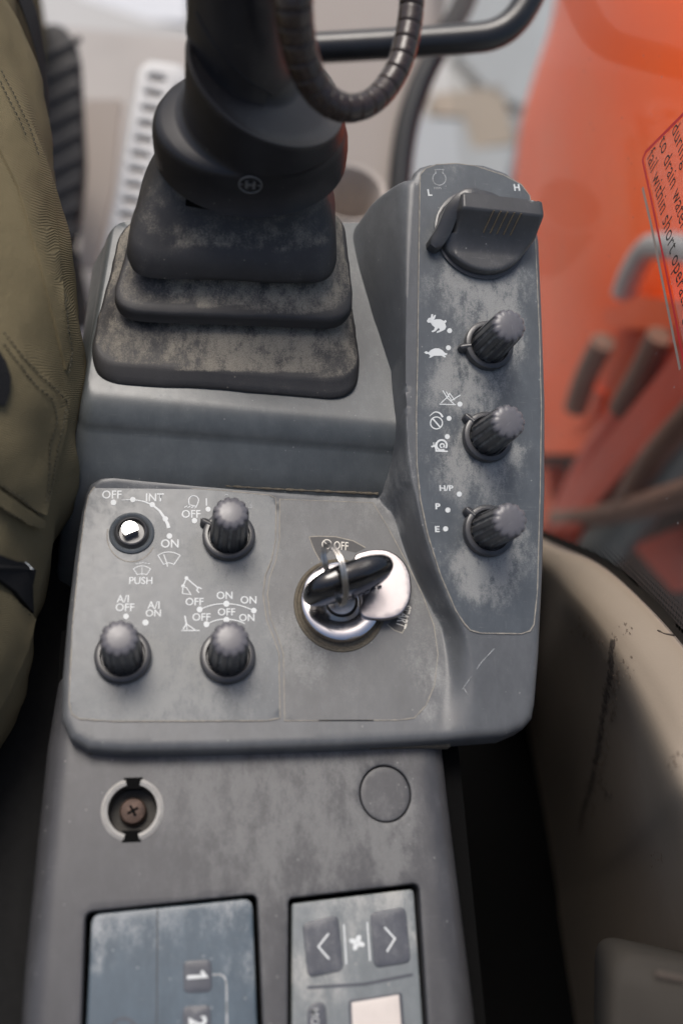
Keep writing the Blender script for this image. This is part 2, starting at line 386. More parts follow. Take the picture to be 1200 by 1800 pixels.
# ------------------------------------------------------------------ flat print: strokes, fills, text
class Ink:                            # everything printed for one mark, laid on a frame w above it
    def __init__(s, fr, w): s.f = fr; s.w = w; s.k = 0; s.V = []; s.F = []
    def _w(s): s.k += 1; return s.w + s.k * 4e-6
    def fill(s, pts, px=True):
        w = s._w(); P = [s.f.uv(*p) if px else Vector(p) for p in pts]; b = len(s.V)
        s.V += [Vector((p.x, p.y, w)) for p in P]
        for tri in geometry.tessellate_polygon([[Vector((p.x, p.y, 0)) for p in P]]):
            a, c, d = [P[i] for i in tri]; cr = (c.x - a.x) * (d.y - a.y) - (c.y - a.y) * (d.x - a.x)
            s.F.append(tuple(b + i for i in (tri if cr > 0 else tri[::-1])))
    def dot(s, px, py, r, n=16): s.fill([(px + r * math.cos(2 * math.pi * k / n), py + r * math.sin(2 * math.pi * k / n)) for k in range(n)])
    def line(s, pts, wd, closed=False, px=True):
        w = s._w(); P = [s.f.uv(*p) if px else Vector(p[:2]) for p in pts]
        if px: q = s.f.uv(pts[0][0] + 1, pts[0][1]); sc = (q - P[0]).length
        else: sc = 1
        N = len(P); b = len(s.V); ws = wd if isinstance(wd, (list, tuple)) else [wd] * N
        for i in range(N):
            a = P[i - 1] if (closed or i) else P[i]; c = P[(i + 1) % N] if (closed or i < N - 1) else P[i]
            d1 = (P[i] - a); d2 = (c - P[i])
            d1 = d1.normalized() if d1.length > 1e-9 else d2.normalized(); d2 = d2.normalized() if d2.length > 1e-9 else d1
            tt = d1 + d2; tt = tt.normalized() if tt.length > 1e-6 else d1; nn = Vector((-tt.y, tt.x)); k = 1 / max(.5, nn.dot(Vector((-d1.y, d1.x))))
            h = ws[i] * sc * .5 * k
            s.V += [Vector((P[i].x + nn.x * h, P[i].y + nn.y * h, w)), Vector((P[i].x - nn.x * h, P[i].y - nn.y * h, w))]
        for i in range(N if closed else N - 1):
            a, c = b + 2 * i, b + 2 * ((i + 1) % N); s.F.append((a, a + 1, c + 1, c))
    def build(s, name, mat, parent, label=None): return mk(name, s.V, s.F, mat, parent, s.f.M, smooth=False, label=label)
def arc(cx, cy, r, a0, a1, n=16, ry=None): return [(cx + r * math.cos(R_(a0 + (a1 - a0) * k / n)), cy + (ry or r) * math.sin(R_(a0 + (a1 - a0) * k / n))) for k in range(n + 1)]
def text(s_, fr, px, py, h, parent, mat=None, w=.00015, ang=0, bold=.012, align='CENTER', xs=1, name='lettering', sp=1.0):
    c = bpy.data.curves.new('lettering', 'FONT'); c.body = s_; c.align_x = align; c.align_y = 'CENTER'; c.offset = bold; c.resolution_u = 3; c.space_character = sp
    o = bpy.data.objects.new('tmp', c); COL.objects.link(o); dg = bpy.context.evaluated_depsgraph_get()
    me = bpy.data.meshes.new_from_object(o.evaluated_get(dg)); bpy.data.objects.remove(o); bpy.data.curves.remove(c)
    p = fr.uv(px, py); q = fr.uv(px + math.cos(R_(ang)), py + math.sin(R_(ang))); e = (q - p); k = e.length; e.normalize(); ev = Vector((-e.y, e.x))
    qv = fr.uv(px + math.sin(R_(ang)), py - math.cos(R_(ang))); kv = (qv - p).length
    sz = h * kv / .70
    M = Matrix(((e.x * sz * xs * k / kv, ev.x * sz, 0, p.x), (e.y * sz * xs * k / kv, ev.y * sz, 0, p.y), (0, 0, 1, w), (0, 0, 0, 1)))
    me.transform(M); me.materials.clear(); me.materials.append(mat or m_print); me.name = name
    o = bpy.data.objects.new(name, me); COL.objects.link(o); reg(o, fr.M, parent); return o

# ================================================================== THE CONSOLE
console = thing('control_console', 'dark grey dusty machine control console with switch knobs, ignition and joystick box', 'console', U(500, 1000, -.55))
# cover: flat switch plate flowing into the raised pod on the right
foot = [(U(x, y, z).x, U(x, y, z).y, z) for x, y, z in ((772, 1300, 0), (775, 1255, 0), (783, 1190, 0), (778, 1120, 0), (757, 1050, 0), (725, 970, 0), (690, 905, 0), (668, 868, 0), (700, 750, .014), (697, 715, .016), (655, 595, .018), (605, 437, .018), (600, 300, .018))]
shol = [(FP.pt(*FP.uv(x, y)).x, FP.pt(*FP.uv(x, y)).y) for x, y in ((835, 1300), (835, 1255), (834, 1190), (822, 1120), (790, 1055), (758, 975), (735, 890), (719, 800), (714, 720), (713, 600), (716, 450), (722, 330), (724, 285))]
foot = [tuple(p) for p in crv([Vector(p) for p in foot], 10)]; shol = [tuple(p) for p in crv([Vector(p) for p in shol], 10)]
fY = np.array([p[1] for p in foot]); fX = np.array([p[0] for p in foot]); fZ = np.array([p[2] for p in foot]); sY = np.array([p[1] for p in shol]); sX = np.array([p[0] for p in shol])
crA, crB = U(655, 360, .040), U(655, 600, .026)
def coverz(x, y):
    xf, zf_, xs_ = np.interp(y, fY, fX), np.interp(y, fY, fZ), np.interp(y, sY, sX); xf = min(xf, xs_ - .0045)
    k = min(1, max(0, (x - xf) / max(1e-4, xs_ - xf)))
    s = k * k * (3 - 2 * k); s = s * (1 - .35 * min(1, max(0, (y - .21) / .02))) + k * .35 * min(1, max(0, (y - .21) / .02))
    z = zf_ + (podz(x, y) - zf_) * s
    z += .0008 * math.exp(-((x - crA.x) / .0012) ** 2) if y > crB.y else 0
    return z
def P2(l, z=None): return [(lambda v: Vector((v.x, v.y)))(FP.pt(*FP.uv(p[0], p[1])) if (len(p) > 2 and p[2] == 'p') else U(p[0], p[1], p[2] if len(p) > 2 else (z or 0))) for p in l]
cov_px = [(724, 310, 'p'), (728, 298, 'p'), (738, 289, 'p'), (755, 284, 'p'), (800, 281, 'p'), (850, 285, 'p'), (890, 299, 'p'), (922, 322, 'p'), (938, 350, 'p'),
          (949, 420, 'p'), (955, 560, 'p'), (960, 700, 'p'), (960, 860, 'p'), (956, 1000, 'p'), (949, 1150, 'p'), (942, 1235, 'p'), (937, 1262, 'p'), (922, 1279, 'p'), (895, 1289, .004),
          (780, 1302), (600, 1312), (400, 1319), (220, 1322), (155, 1317), (122, 1298), (107, 1262), (108, 1200), (118, 1080), (130, 980), (142, 900), (149, 866), (159, 849), (178, 840),
          (200, 838), (400, 853), (560, 864), (660, 868), (686, 750, .014), (684, 715, .018), (640, 595, .018), (598, 437, .018), (625, 395, .024), (655, 354, .036), (700, 322, .052)]
def spots(l, fr):
    L = [(fr.pt(*fr.uv(p[0], p[1])), p[2] / 4000., p[3], p[4] if len(p) > 4 else 1) for p in l]
    def f(x, y):
        s = 0
        for c, r, k, e in L:
            d2 = ((x - c.x) ** 2 + ((y - c.y) * e) ** 2) / (r * r)
            if d2 < 9: s += k * math.exp(-d2)
        return min(s, 1.2)
    return f
cover_dust = spots([(665, 872, 60, .5), (560, 868, 60, .5), (400, 858, 60, .4), (250, 845, 50, .4), (770, 1190, 22, .7, .5), (762, 1100, 22, .6, .5), (745, 1250, 22, .8), (690, 930, 25, .4), (750, 380, 40, .4), (660, 480, 60, .1), (630, 420, 40, .5)], FW)
def bandk(y): b = np.interp(y, sY, sX); return min(np.interp(y, fY, fX), b - .0045), b
cov_out = P2(cov_px); band = []
for y in np.arange(.088, .345, .0012):
    a, b = bandk(y)
    for k in range(-1, 15): band.append((a + (b - a) * k / 13., y))
bA = np.array(band); bk = inside(bA, cov_out) & (segdist(bA, resamp(cov_out, .003)) > .0042); band = [tuple(p) for p in bA[bk]]
cover = sheet('cover_panel', cov_out, coverz, m_cover, console, fil=.0035, skirt=.012, sp=.0018, dust=cover_dust, extra=band, skipf=lambda x, y: (lambda q: q[0] - .002 < x < q[1] + .002 and y > .087)(bandk(y)))
body_ = MB(); body_.box((.040, .220, -.30), (.082, .100, .285)); body_.build('body_light_block', m_black, console)  # black block added under the cover to keep light out of the gap
body_ = MB(); body_.box((.185, -.14, -.52), (.145, .36, .18)); body_.build('gap_darkener', m_black, console)  # added black block that makes the gap right of the console dark

# lower console with openings
low_px = [(100, 1180), (78, 1310), (58, 1500), (38, 1700), (10, 2100), (880, 2100), (845, 1800), (820, 1600), (795, 1400), (785, 1310), (770, 1180)]
def L2(l): return [FL.uv(*p) for p in l]
rad_px = [(150, 1603), (452, 1571), (462, 1800), (470, 2000), (120, 2020), (143, 1800)]
cli_px = [(507, 1579), (736, 1552), (752, 1800), (766, 2000), (505, 2000)]
rad_o = rpoly(L2(rad_px), [.003, .003, 0, .002, .002, 0]); cli_o = rpoly(L2(cli_px), [.002, .003, 0, .002, .002])
scr_c = FL.uv(233, 1423); scr_r = (FL.uv(288, 1423) - scr_c).length
cap_c = FL.uv(677, 1395); cap_rx = (FL.uv(722, 1395) - cap_c).length; cap_ry = (FL.uv(677, 1446) - cap_c).length
low_dust = spots([(520, 1440, 190, .42), (400, 1360, 160, .38), (620, 1350, 130, .35), (480, 1500, 130, .3), (700, 1480, 60, .3), (330, 1340, 80, .4), (690, 1500, 25, .5, .4)], FL)
lower = sheet('lower_panel', rpoly(L2(low_px), .004), lambda x, y: 0, m_lower, console, FL.M, fil=.010, skirt=.30, sp=.0026, holes=[rad_o, cli_o, circ(scr_c, scr_r * .80, 40), circ(cap_c, cap_rx, 40, cap_ry)], hfil=.0007, hskirt=.012, dust=low_dust)
# dark inner tray behind the openings
mb = MB(); mb.box((.03, .02, ZL - .016), (.085, .115, .002)); mb.build('inner_tray', m_black, console)
# shadow slot under the cover edge
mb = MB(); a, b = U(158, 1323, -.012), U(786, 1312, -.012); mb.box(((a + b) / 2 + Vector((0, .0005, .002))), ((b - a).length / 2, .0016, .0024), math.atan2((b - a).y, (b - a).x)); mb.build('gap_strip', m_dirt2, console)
# screw recess
mb = MB(); FS = Fr(FL.pt(*scr_c), (1, 0, 0), (0, 0, 1))
def ang_ring(r0, r1, z0, z1, skip):
    n = 72; V = []; F = []
    for k in range(n):
        a = 2 * math.pi * k / n; V += [Vector((r * math.cos(a), r * math.sin(a), z)) for r, z in ((r0, z0 - .004), (r0, z0), (r0 * .5 + r1 * .5, z1), (r1, z0 * .4), (r1, -.004))]
    for k in range(n):
        a = 2 * math.pi * (k + .5) / n
        if abs(math.cos(a)) * r1 < skip: continue
        b, c = 5 * k, 5 * ((k + 1) % n)
        for j in range(4): F.append((b + j, b + j + 1, c + j + 1, c + j))
    return V, F
mb.add(*ang_ring(scr_r * .79, scr_r, .0003, .0009, scr_r * .30)); recess = mb.build('screw_recess', m_ring, console, FS.M)
mb = MB(); mb.lathe([(scr_r * .80, -.0004), (scr_r * .74, -.004), (scr_r * .72, -.008), (scr_r * .3, -.0085)], 40); mb.build('recess_cup', m_olive, recess, FS.M)
mb = MB(); mb.box((0, scr_r * .83, -.0012), (scr_r * .30, scr_r * .18, .0015)); mb.box((0, -scr_r * .83, -.0012), (scr_r * .30, scr_r * .18, .0015)); mb.build('slot', m_black, recess, FS.M)
mb = MB(); r = scr_r * .44; mb.lathe([(r, -.0086), (r, -.0055), (r * .86, -.0040), (r * .5, -.0032), (r * .2, -.0030)], 28); sc_ = mb.build('screw', m_rust, recess, FS.M)
mb = MB(); mb.box((0, 0, -.0031), (r * .42, r * .09, .0003), .5); mb.box((0, 0, -.00308), (r * .09, r * .42, .0003), .5); mb.build('cross_slot', m_black, recess, FS.M)
# blind cap
FC = Fr(FL.pt(*cap_c), (1, 0, 0), (0, 0, 1))
sheet('blind_cap', circ((0, 0), cap_rx * .965, 48, cap_ry * .965), lambda x, y: -.0003, m_lower, console, FC.M, fil=.0006, skirt=.006, sp=.002, dust=lambda x, y: .25)

# box under the joystick
def quad_ring(fl, fr_, br, bl, r, n=5):
    P = rpoly([(p.x, p.y) for p in (fl, fr_, br, bl)], r, n); zs = (fl.z + fr_.z) / 2
    return [Vector((p.x, p.y, zs)) for p in P]
def qr(z, fl, fr_, br, bl, r, n=6): return quad_ring(U(*fl, z), U(*fr_, z), U(*br, z), U(*bl, z), r, n)
ZB = .022
top = [U(148, 694, ZB), U(722, 750, ZB), U(745, 395, ZB), U(199, 390, ZB)]
ft = [U(112, 848, 0), U(694, 873, 0), U(750, 470, 0), U(165, 455, 0)]
rings = []
def interp(k, z): return [Vector((ft[i].x + (top[i].x - ft[i].x) * k, ft[i].y + (top[i].y - ft[i].y) * k, z)) for i in range(4)]
low_ = interp(-1.0, -.06); rings.append(quad_ring(*low_, .006))
for k, z in ((0, 0), (.3, .0062), (.58, .0120)): rings.append(quad_ring(*interp(k, z), .006))
for a in range(0, 91, 10):
    k = .62 + .50 * (a / 90.) ** 1.15; z = .0128 + (ZB - .0128) * math.sin(R_(a)) ** .9; rings.append(quad_ring(*interp(k, z), .0065))
q = interp(1.16, ZB)
for p in q: p.z = ZB
q = [p.lerp(sum(q, Vector()) / 4, .05) for p in q]; rings.append(quad_ring(*q, .007))
# dense subdivision of the front so the dust attribute has somewhere to live
mb = MB(); mb.loft(rings, False, True); box_ = mb.build('joystick_box', m_box, console, ang=60)
set_dust(box_, lambda p: .28 if p.z > .0215 and p.x > .02 else .05)

# switch decal (left), ignition area, pod decal
dl_px = [(157, 870), (165, 858), (180, 850), (227, 852), (393, 863), (474, 871), (484, 876), (485, 890), (484, 950), (477, 985), (466, 1012), (462, 1045), (468, 1090), (482, 1125), (490, 1150), (492, 1262), (470, 1267), (200, 1268), (140, 1264), (127, 1255), (122, 1235), (128, 1100), (140, 980), (150, 900)]
pl_px = [(737, 330), (738, 308), (747, 297), (766, 290), (800, 288), (833, 292), (883, 308), (915, 325), (930, 345), (940, 430), (947, 593), (950, 720), (948, 860), (943, 1040), (937, 1098), (930, 1109), (915, 1114), (845, 1113), (826, 1108), (815, 1096), (800, 1073), (773, 1010), (751, 940), (738, 877), (732, 817), (731, 733), (733, 640), (735, 480)]
ig_px = [(492, 878), (655, 884), (680, 925), (712, 985), (742, 1045), (762, 1100), (769, 1150), (763, 1205), (748, 1240), (728, 1262), (700, 1266), (500, 1267), (498, 1150), (488, 1118), (475, 1085), (470, 1045), (474, 1015), (485, 985), (491, 950)]
def uvl(l, fr, w=0): return [fr.uv(p[0], p[1], w) for p in l]
DW = .0004
dec_dust = spots([(425, 985, 50, .75), (360, 980, 40, .5), (255, 950, 40, .45), (262, 1175, 40, .8), (270, 1230, 55, .55, .5), (400, 1205, 60, .7), (345, 1150, 22, .5), (470, 1100, 40, .3), (200, 880, 60, .25), (440, 890, 60, .3), (160, 1250, 60, .2)], FW)
_dd = dec_dust; dec_dust = lambda x, y: min(1.35, 2.1 * _dd(x, y) + .05)
ld = sheet('switch_decal', uvl(dl_px, FW), lambda x, y: DW, m_decal, console, FW.M, fil=.0002, skirt=.001, ang=10, sp=.0024, dust=dec_dust)
igd = spots([(540, 900, 80, .3), (500, 1100, 40, .5), (520, 1140, 50, .5), (560, 1170, 60, .35), (740, 1150, 40, .5), (755, 1200, 22, .9), (640, 880, 60, .5), (490, 960, 40, .35), (720, 1060, 40, .5), (470, 1040, 20, .4)], FW)
ia = sheet('ignition_plate', uvl(ig_px, FW), lambda x, y: DW * .6, m_key, console, FW.M, fil=.00015, skirt=.001, ang=10, sp=.0024, dust=igd)
pod_d = lambda f: (lambda u, v: f(*(lambda p: (p.x, p.y))(FP.pt(u, v))))
pdf = spots([(845, 525, 60, 1.0), (800, 500, 35, .6), (870, 545, 60, .7), (815, 690, 45, 1.0), (800, 655, 45, .8), (860, 660, 55, .7), (905, 610, 25, .9), (850, 820, 60, 1.0), (800, 790, 40, .6), (790, 850, 40, .4), (900, 790, 30, .7), (845, 990, 55, 1.0), (830, 1010, 30, 1.0), (910, 960, 40, .7), (870, 1030, 60, .4), (770, 420, 40, .5), (800, 300, 60, .3), (745, 700, 30, .4), (742, 800, 25, .4), (920, 480, 40, .4), (760, 500, 40, .4)], FP)
pd = sheet('selector_decal', uvl(pl_px, FP), lambda x, y: DW, m_decal, console, FP.M, fil=.0002, skirt=.001, ang=10, sp=.0024, dust=pod_d(pdf))
def border(par, pts, fr, wd, w, jit=0):
    P = resamp(pts, .0015); ink = Ink(fr, w); ink.line(P, [wd * (.55 + .9 * rng.random()) for _ in P], True, False); return ink.build('dirt_seam', m_dirt, par)
border(ld, uvl(dl_px, FW), FW, .00040, .00046); border(ia, uvl(ig_px, FW), FW, .00034, .0003); border(pd, uvl(pl_px, FP), FP, .00042, .00046)
ink = Ink(FW, .00031); ink.line([(560, 1266.5), (656, 1266.5)], 1.6); ink.build('seam_gap', m_black, ia)
# packed dirt where the cover meets the box
mb = MB(); pth = [U(x, y, .0006) for x, y in ((200, 839), (300, 846), (400, 854), (500, 860.5), (600, 865), (664, 868))]; pth = crv(pth, 14)
mb.tube(pth, [.0003 + .0005 * rng.random() for _ in pth], 7); mb.build('packed_dirt', m_dirt2, console)
mb = MB(); mb.tube([U(188, 836, .001), U(200, 838, .001)], .0012, 8); mb.build('gap_hole', m_black, console)

# ---- printing on the left decal
zt = DW + .00012
def T(s, x, y, h, **k): return text(s, FW, x, y, h, k.pop('par', ld), w=zt, **k)
T('OFF', 197, 871, 14); T('INT', 272, 876, 14); T('ON', 299, 957, 14.5); T('PUSH', 248, 1022, 12.5); T('OFF', 336, 905, 13.5); T('1', 363, 884, 13); T('2', 399, 876, 12, mat=m_dim); T('3', 440, 889, 12, mat=m_dim)
T('A/I', 217, 1054, 13); T('OFF', 220, 1069, 13.5); T('A/I', 271, 1065, 13); T('ON', 270, 1079, 12.5)
T('OFF', 342, 1059, 13); T('ON', 395, 1048, 13); T('ON', 437, 1056, 13); T('OFF', 354, 1086, 13); T('OFF', 398, 1077, 12.5); T('ON', 434, 1087, 12.5)
for x, y, r in ((200, 884, 5), (234, 879, 4.8), (268, 888, 4.8), (291, 913, 4.8), (298, 943, 5), (366, 896, 4.5), (342, 916, 4.8), (256, 1095, 5.5), (351, 1072, 5.2), (398, 1062, 5.4), (446, 1074, 5), (363, 1098, 5.2), (398, 1090, 5.2), (222, 1084, 5)): ink = Ink(FW, zt); ink.dot(x, y, r); ink.build('position_dot', m_print, ld)
ink = Ink(FW, zt + 4e-5); A = [(214, 880), (234, 879), (252, 882), (268, 888), (281, 899), (290, 912), (295, 922), (297, 929)]; ink.line(A, [1, 2, 2.6, 3.2, 4, 4.8, 5.6, 6]); ink.build('wiper_arc', m_print, ld)
ink = Ink(FW, zt + 4e-5); ink.line(crv([(351, 1072), (374, 1064), (398, 1062), (422, 1065), (446, 1074)], 4), 2.0); ink.build('position_arc', m_print, ld); ink = Ink(FW, zt + 4e-5); ink.line(crv([(363, 1098), (380, 1091), (398, 1089), (418, 1092), (430, 1097)], 4), 2.0); ink.build('position_arc', m_print, ld)
ink = Ink(FW, zt)   # work lamp
ink.line(crv([(333, 888), (332, 879), (337, 873), (344, 873), (349, 878), (348, 885), (345, 891)], 4) + [Vector((333, 888))], 1.8)
for k in range(4): ink.line([(331 + k * 5 - (3 - k) * .5, 890 + k * .6), (324 + k * 6, 893 + k * .4 + 0)], 1.7)
ink.build('lamp_symbol', m_print, ld)
ink = Ink(FW, zt)   # wiper
F_ = crv([(278, 977), (287, 972.5), (297, 971), (307, 972.5), (317, 977)], 3); ink.line([tuple(p) for p in F_] + [(306, 993)] + [tuple(p) for p in crv([(306, 993), (297, 990), (288, 993)], 3)[1:]], 1.7, True); ink.line([(288, 975), (293, 989), (295, 997)], 1.7); ink.build('wiper_symbol', m_print, ld)
ink = Ink(FW, zt)   # washer
F_ = crv([(235, 1001), (242, 997), (250, 995.5), (258, 997), (265, 1001)], 3); ink.line([tuple(p) for p in F_] + [(258, 1011)] + [tuple(p) for p in crv([(258, 1011), (250, 1009.5), (242, 1011)], 3)[1:]], 1.5, True); ink.line([(250, 996), (250, 1012)], 1)
for k in range(5): ink.line([(239 + 5.3 * k, 992 - 2 * (1 - abs(k - 2) / 2)), (243 + 5.3 * k, 991.5 - 2 * (1 - abs(k - 2) / 2))], 1.4)
ink.build('washer_symbol', m_print, ld)
ink = Ink(FW, zt)   # digger arm with wrench
ink.dot(328, 1017, 3.4); ink.dot(322, 1031, 3.2); ink.line([(328, 1017), (322, 1031)], 2.2); ink.line([(328, 1017), (348, 1034)], 2.4)
ink.line([(322, 1031), (321, 1044), (336, 1046), (328, 1034), (322, 1032)], 1.8); ink.line([(355, 1036), (349, 1033), (346, 1038), (350, 1043)], 2.4); ink.build('arm_symbol', m_print, ld)
ink = Ink(FW, zt)   # breaker blade
ink.line([(325, 1083), (328, 1097), (322, 1107)], 2.6); ink.line([(319, 1109), (351, 1109)], 2); ink.line([(326, 1096), (343, 1108)], 2); ink.line([(328, 1098), (329, 1108)], 1.6); ink.build('blade_symbol', m_print, ld)
# broken-off switch at the left top
FK = Fr(FW.pt(*FW.uv(232, 938)), (1, 0, 0), (0, 0, 1)); k0 = 1 / 4300.
mb = MB(); mb.lathe([(.0096, DW + .00002), (.0094, .0012), (.0086, .0016), (.0078, .0013), (.0072, .0004), (.0066, -.0002), (.0052, .0006), (.0046, .0008), (.004, -.001)], 40); sw = mb.build('switch_stub', m_decal, console, FK.M, label='broken switch with its knob missing')
mb = MB(); mb.lathe([(.0074, .0006), (.0064, .0030), (.0058, .0032), (.0052, .001)], 30); mb.build('collar', m_knob, sw, FK.M)
mb = MB(); Q = [Vector((.0034 * math.cos(a), .0034 * math.sin(a))) for a in [R_(-20 + 250 * k / 20 + 10) for k in range(21)]]
mb.loft([[Vector((p.x - .0006, p.y + .0002, z)) for p in Q] for z in (0, .0052)], False, True); mb.build('shaft', simple('bright_shaft', (.85, .85, .84), .3, 1, var=.04), sw, FK.M)
ink = Ink(FW, zt); ink.line([(231 + 46 * math.cos(R_(a)) * .92, 943 + 46 * math.sin(R_(a)) * .98) for a in range(25, 205, 9)], 1.6); ink.build('worn_ring', m_dirt, ld)

# ---- printing on the pod decal
def TP(s, x, y, h, **k): return text(s, FP, x, y, h, pd, w=zt, **k)
TP('L', 754, 340, 11, bold=.03); TP('H', 907, 331, 11, bold=.03); TP('min', 768, 331, 5.5, mat=m_dim, bold=.015, xs=1.1); TP('-1', 782, 328, 3.5, mat=m_dim, bold=0)
TP('H/P', 783, 859, 9.5, bold=.025, xs=1.2); TP('P', 768, 891, 10, bold=.03, xs=1.25); TP('E', 767, 931, 10, bold=.03, xs=1.25)
for x, y, r in ((789, 582, 4.4), (787, 612, 4.4), (807, 711, 4.5), (788, 736, 4.4), (785, 768, 4.4), (806, 869, 4.6), (786, 897, 4.6), (782, 930, 4.6)): ink = Ink(FP, zt); ink.dot(x, y, r); ink.build('position_dot', m_print, pd)
ink = Ink(FP, zt); ink.line([(764, 305), (765, 302), (763, 299), (779, 299), (777, 302), (777, 305)] + [tuple(p) for p in arc(771, 315, 11.5, -58, 238, 20)], 1.7, True); ink.build('engine_symbol', m_dim, pd)
ink = Ink(FP, zt)   # rabbit
ink.fill([(749, 565), (752, 560), (756, 559), (757, 553), (760, 553), (760, 558), (763, 554), (765, 555), (763, 561), (761, 563), (766, 562), (773, 562), (779, 565), (782, 563), (784, 566), (781, 569), (783, 575), (781, 580), (775, 583), (771, 585), (766, 586), (767, 583), (772, 581), (770, 577), (767, 580), (764, 583), (759, 585), (757, 583), (762, 580), (763, 576), (758, 572), (756, 568), (751, 568)]); ink.build('rabbit_symbol', m_print, pd)
ink = Ink(FP, zt)   # tortoise
ink.fill([(744, 620), (748, 618), (752, 620), (756, 616), (763, 613), (770, 613), (776, 616), (781, 621), (785, 622), (784, 625), (780, 625), (783, 628), (780, 629), (775, 626), (762, 626), (757, 629), (753, 630), (755, 626), (752, 623), (748, 623)]); ink.build('tortoise_symbol', m_print, pd)
ink = Ink(FP, zt)   # crossed tracks
ink.line([(777, 687), (785, 700), (797, 711)], 1.8); ink.line([(771, 711), (800, 712)], 1.6); ink.line([(774, 709), (787, 697)], 1.6); ink.line([(783, 689), (792, 704)], 1.6); ink.line([(790, 706), (808, 695)], 1.8); ink.line([(785, 699), (789, 692), (798, 704)], 1.6); ink.build('crossed_symbol', m_print, pd)
ink = Ink(FP, zt); ink.line(arc(766, 744, 10.5, 0, 345, 26), 2.0, True); ink.line([(760, 737), (772, 751)], 2.6); ink.line(crv([(754, 732), (763, 725), (772, 727), (777, 734)], 4), [1 + .22 * k for k in range(13)]); ink.build('dial_symbol', m_print, pd)
ink = Ink(FP, zt)   # snail
ink.line([(764, 793), (786, 794)], 2.6); ink.line(arc(775, 783, 9, 60, 395, 20), 3.2); ink.line(arc(776, 784, 3.6, 90, 420, 10), 2.4); ink.line([(766, 792), (763, 784), (757, 786)], 3.0); ink.line([(761, 783), (761, 778)], 1.4); ink.line([(764, 783), (765, 778)], 1.4); ink.build('snail_symbol', m_print, pd)

for P in ([(812, 1212), (826, 1192), (845, 1165), (868, 1140)], [(815, 1210), (822, 1222)]):
    tc = bvh(cover); Q = [hit(tc, *p) for p in P]; mb = MB(); mb.tube([p + n * .00008 for p, n in Q], .00016, 5); mb.build('scratch', m_dim, console)
# ---- the six knobs: skirt with pointer > grip, cap
def knob(fr, px, py, ptr):
    c = fr.uv(px, py); return Matrix(fr.M) @ Matrix.Translation((c.x, c.y, DW)) @ Matrix.Rotation(ptr, 4, 'Z')
M0 = knob(FP, 855, 611, R_(188))
R0 = .0113
mb = MB(); mb.lathe([(R0 * .98, 0), (R0, .0006), (R0, .0030), (R0 * .975, .0037), (R0 * .9, .0041), (R0 * .80, .0041), (R0 * .77, .0037), (R0 * .76, .002)], 48, cap1=True)
# pointer: a rounded ridge that leaves the skirt
pr = []
for k in range(9):
    s = k / 8; hw = .0022 * math.sqrt(max(0, 1 - max(0, (s - .6) / .4) ** 2)) + 1e-5; x = R0 * .82 + s * .0050; h = .0046 - .0012 * s
    pr.append([Vector((x, hw * math.cos(a), max(0, h * math.sin(a)))) for a in [math.pi * j / 10 for j in range(11)]])
mb.loft(pr, True, True, closed=False)
kn = mb.build('knob', m_knob, console, M0, label='rotary knob in the top row of the pod, pointer at the tortoise mark')
NF = 12
def flute(a, i): return 1 - .11 * (max(0, math.cos(NF * a)) ** .5 if i in range(0, 9) else 0) * (1 if i < 6 else .75)
mb = MB(); mb.lathe([(.0082, 0.0020), (.0081, 0.0064), (.0079, 0.0114), (.0077, 0.0165), (.00755, 0.0216), (.0074, 0.0248), (.0072, 0.0258)], NF * 8, rf=flute, cap1=False); gp = mb.build('grip', m_knob, kn, M0); Mi = M0.inverted(); set_dust(gp, lambda p: (lambda q: 1.0 if math.hypot(q.x, q.y) < .0084 * .925 * (1 - .0055 / .0082 * (q.z - .002) * 8) or q.z < .0045 else .1)(Mi @ p))
def flute2(a, i): return 1 - (.09 * max(0, math.cos(NF * a)) ** .6 if i < 3 else .04 * max(0, math.cos(NF * a)) if i == 3 else 0)
mb = MB(); mb.lathe([(.0074, 0.0249), (.0073, 0.0259), (.0069, 0.0265), (.006, 0.0271), (.004, 0.0274), (.001, 0.0276)], NF * 8, rf=flute2); mb.build('grip_cap', m_cap, kn, M0)
for fr, x, y, an, lb in ((FP, 853, 771, 137, 'rotary knob in the middle of the pod, pointer at the crossed mark'), (FP, 855, 935, 137, 'lowest rotary knob of the pod beside the letters H/P, P and E'),
                         (FW, 402, 946, 148, 'work lamp knob at the top of the left decal'), (FW, 217, 1156, 100, 'A/I knob at the lower left'), (FW, 400, 1157, 90, 'rotary knob below the ON and OFF arcs')):
    c = copy_tree(kn, knob(fr, x, y, R_(an)), console); c['label'] = lb

# ---- throttle dial
cd_uv = FP.uv(843, 414); MD = Matrix(FP.M) @ Matrix.Translation((cd_uv.x, cd_uv.y, DW)); DR = .0212
def dialz(u, v):
    if v > .0030: z = .0175
    else:
        k = min(1, (.0030 - v) / .0150); z = .0175 - .0118 * (1 - (1 - k) ** 1.7)
    if v > .0102: z -= min(.0135, (v - .0102) * 6)
    if u < -.014: z -= min(.009, (-.014 - u) * 2.0) * (1 if v > -.004 else .25)
    return z
ol = [Vector((DR * math.cos(a), DR * math.sin(a) * .96)) for a in [R_(182 + 140 * k / 40) for k in range(41)]]
ol += [Vector((DR + .0018, -.0040)), Vector((DR + .0030, .0045)), Vector((DR + .0024, .0106)), Vector((.016, .0125)), Vector((0, .0150)), Vector((-.013, .0138)), Vector((-.0200, .0080)), Vector((-.0212, .002))]
dial = sheet('throttle_dial', rpoly(ol, .0012, 3), dialz, m_dial, console, MD, fil=.0017, skirt=.016, sp=.0009, dust=lambda u, v: .12 if v < -.002 else .05, label='large engine speed dial at the top of the pod')
mb = MB(); mb.lathe([(DR * 1.02, -.0003), (DR * 1.04, .0012), (DR * .98, .0016)], 48); mb.build('dial_base', m_knob, dial, MD)
mb = MB()
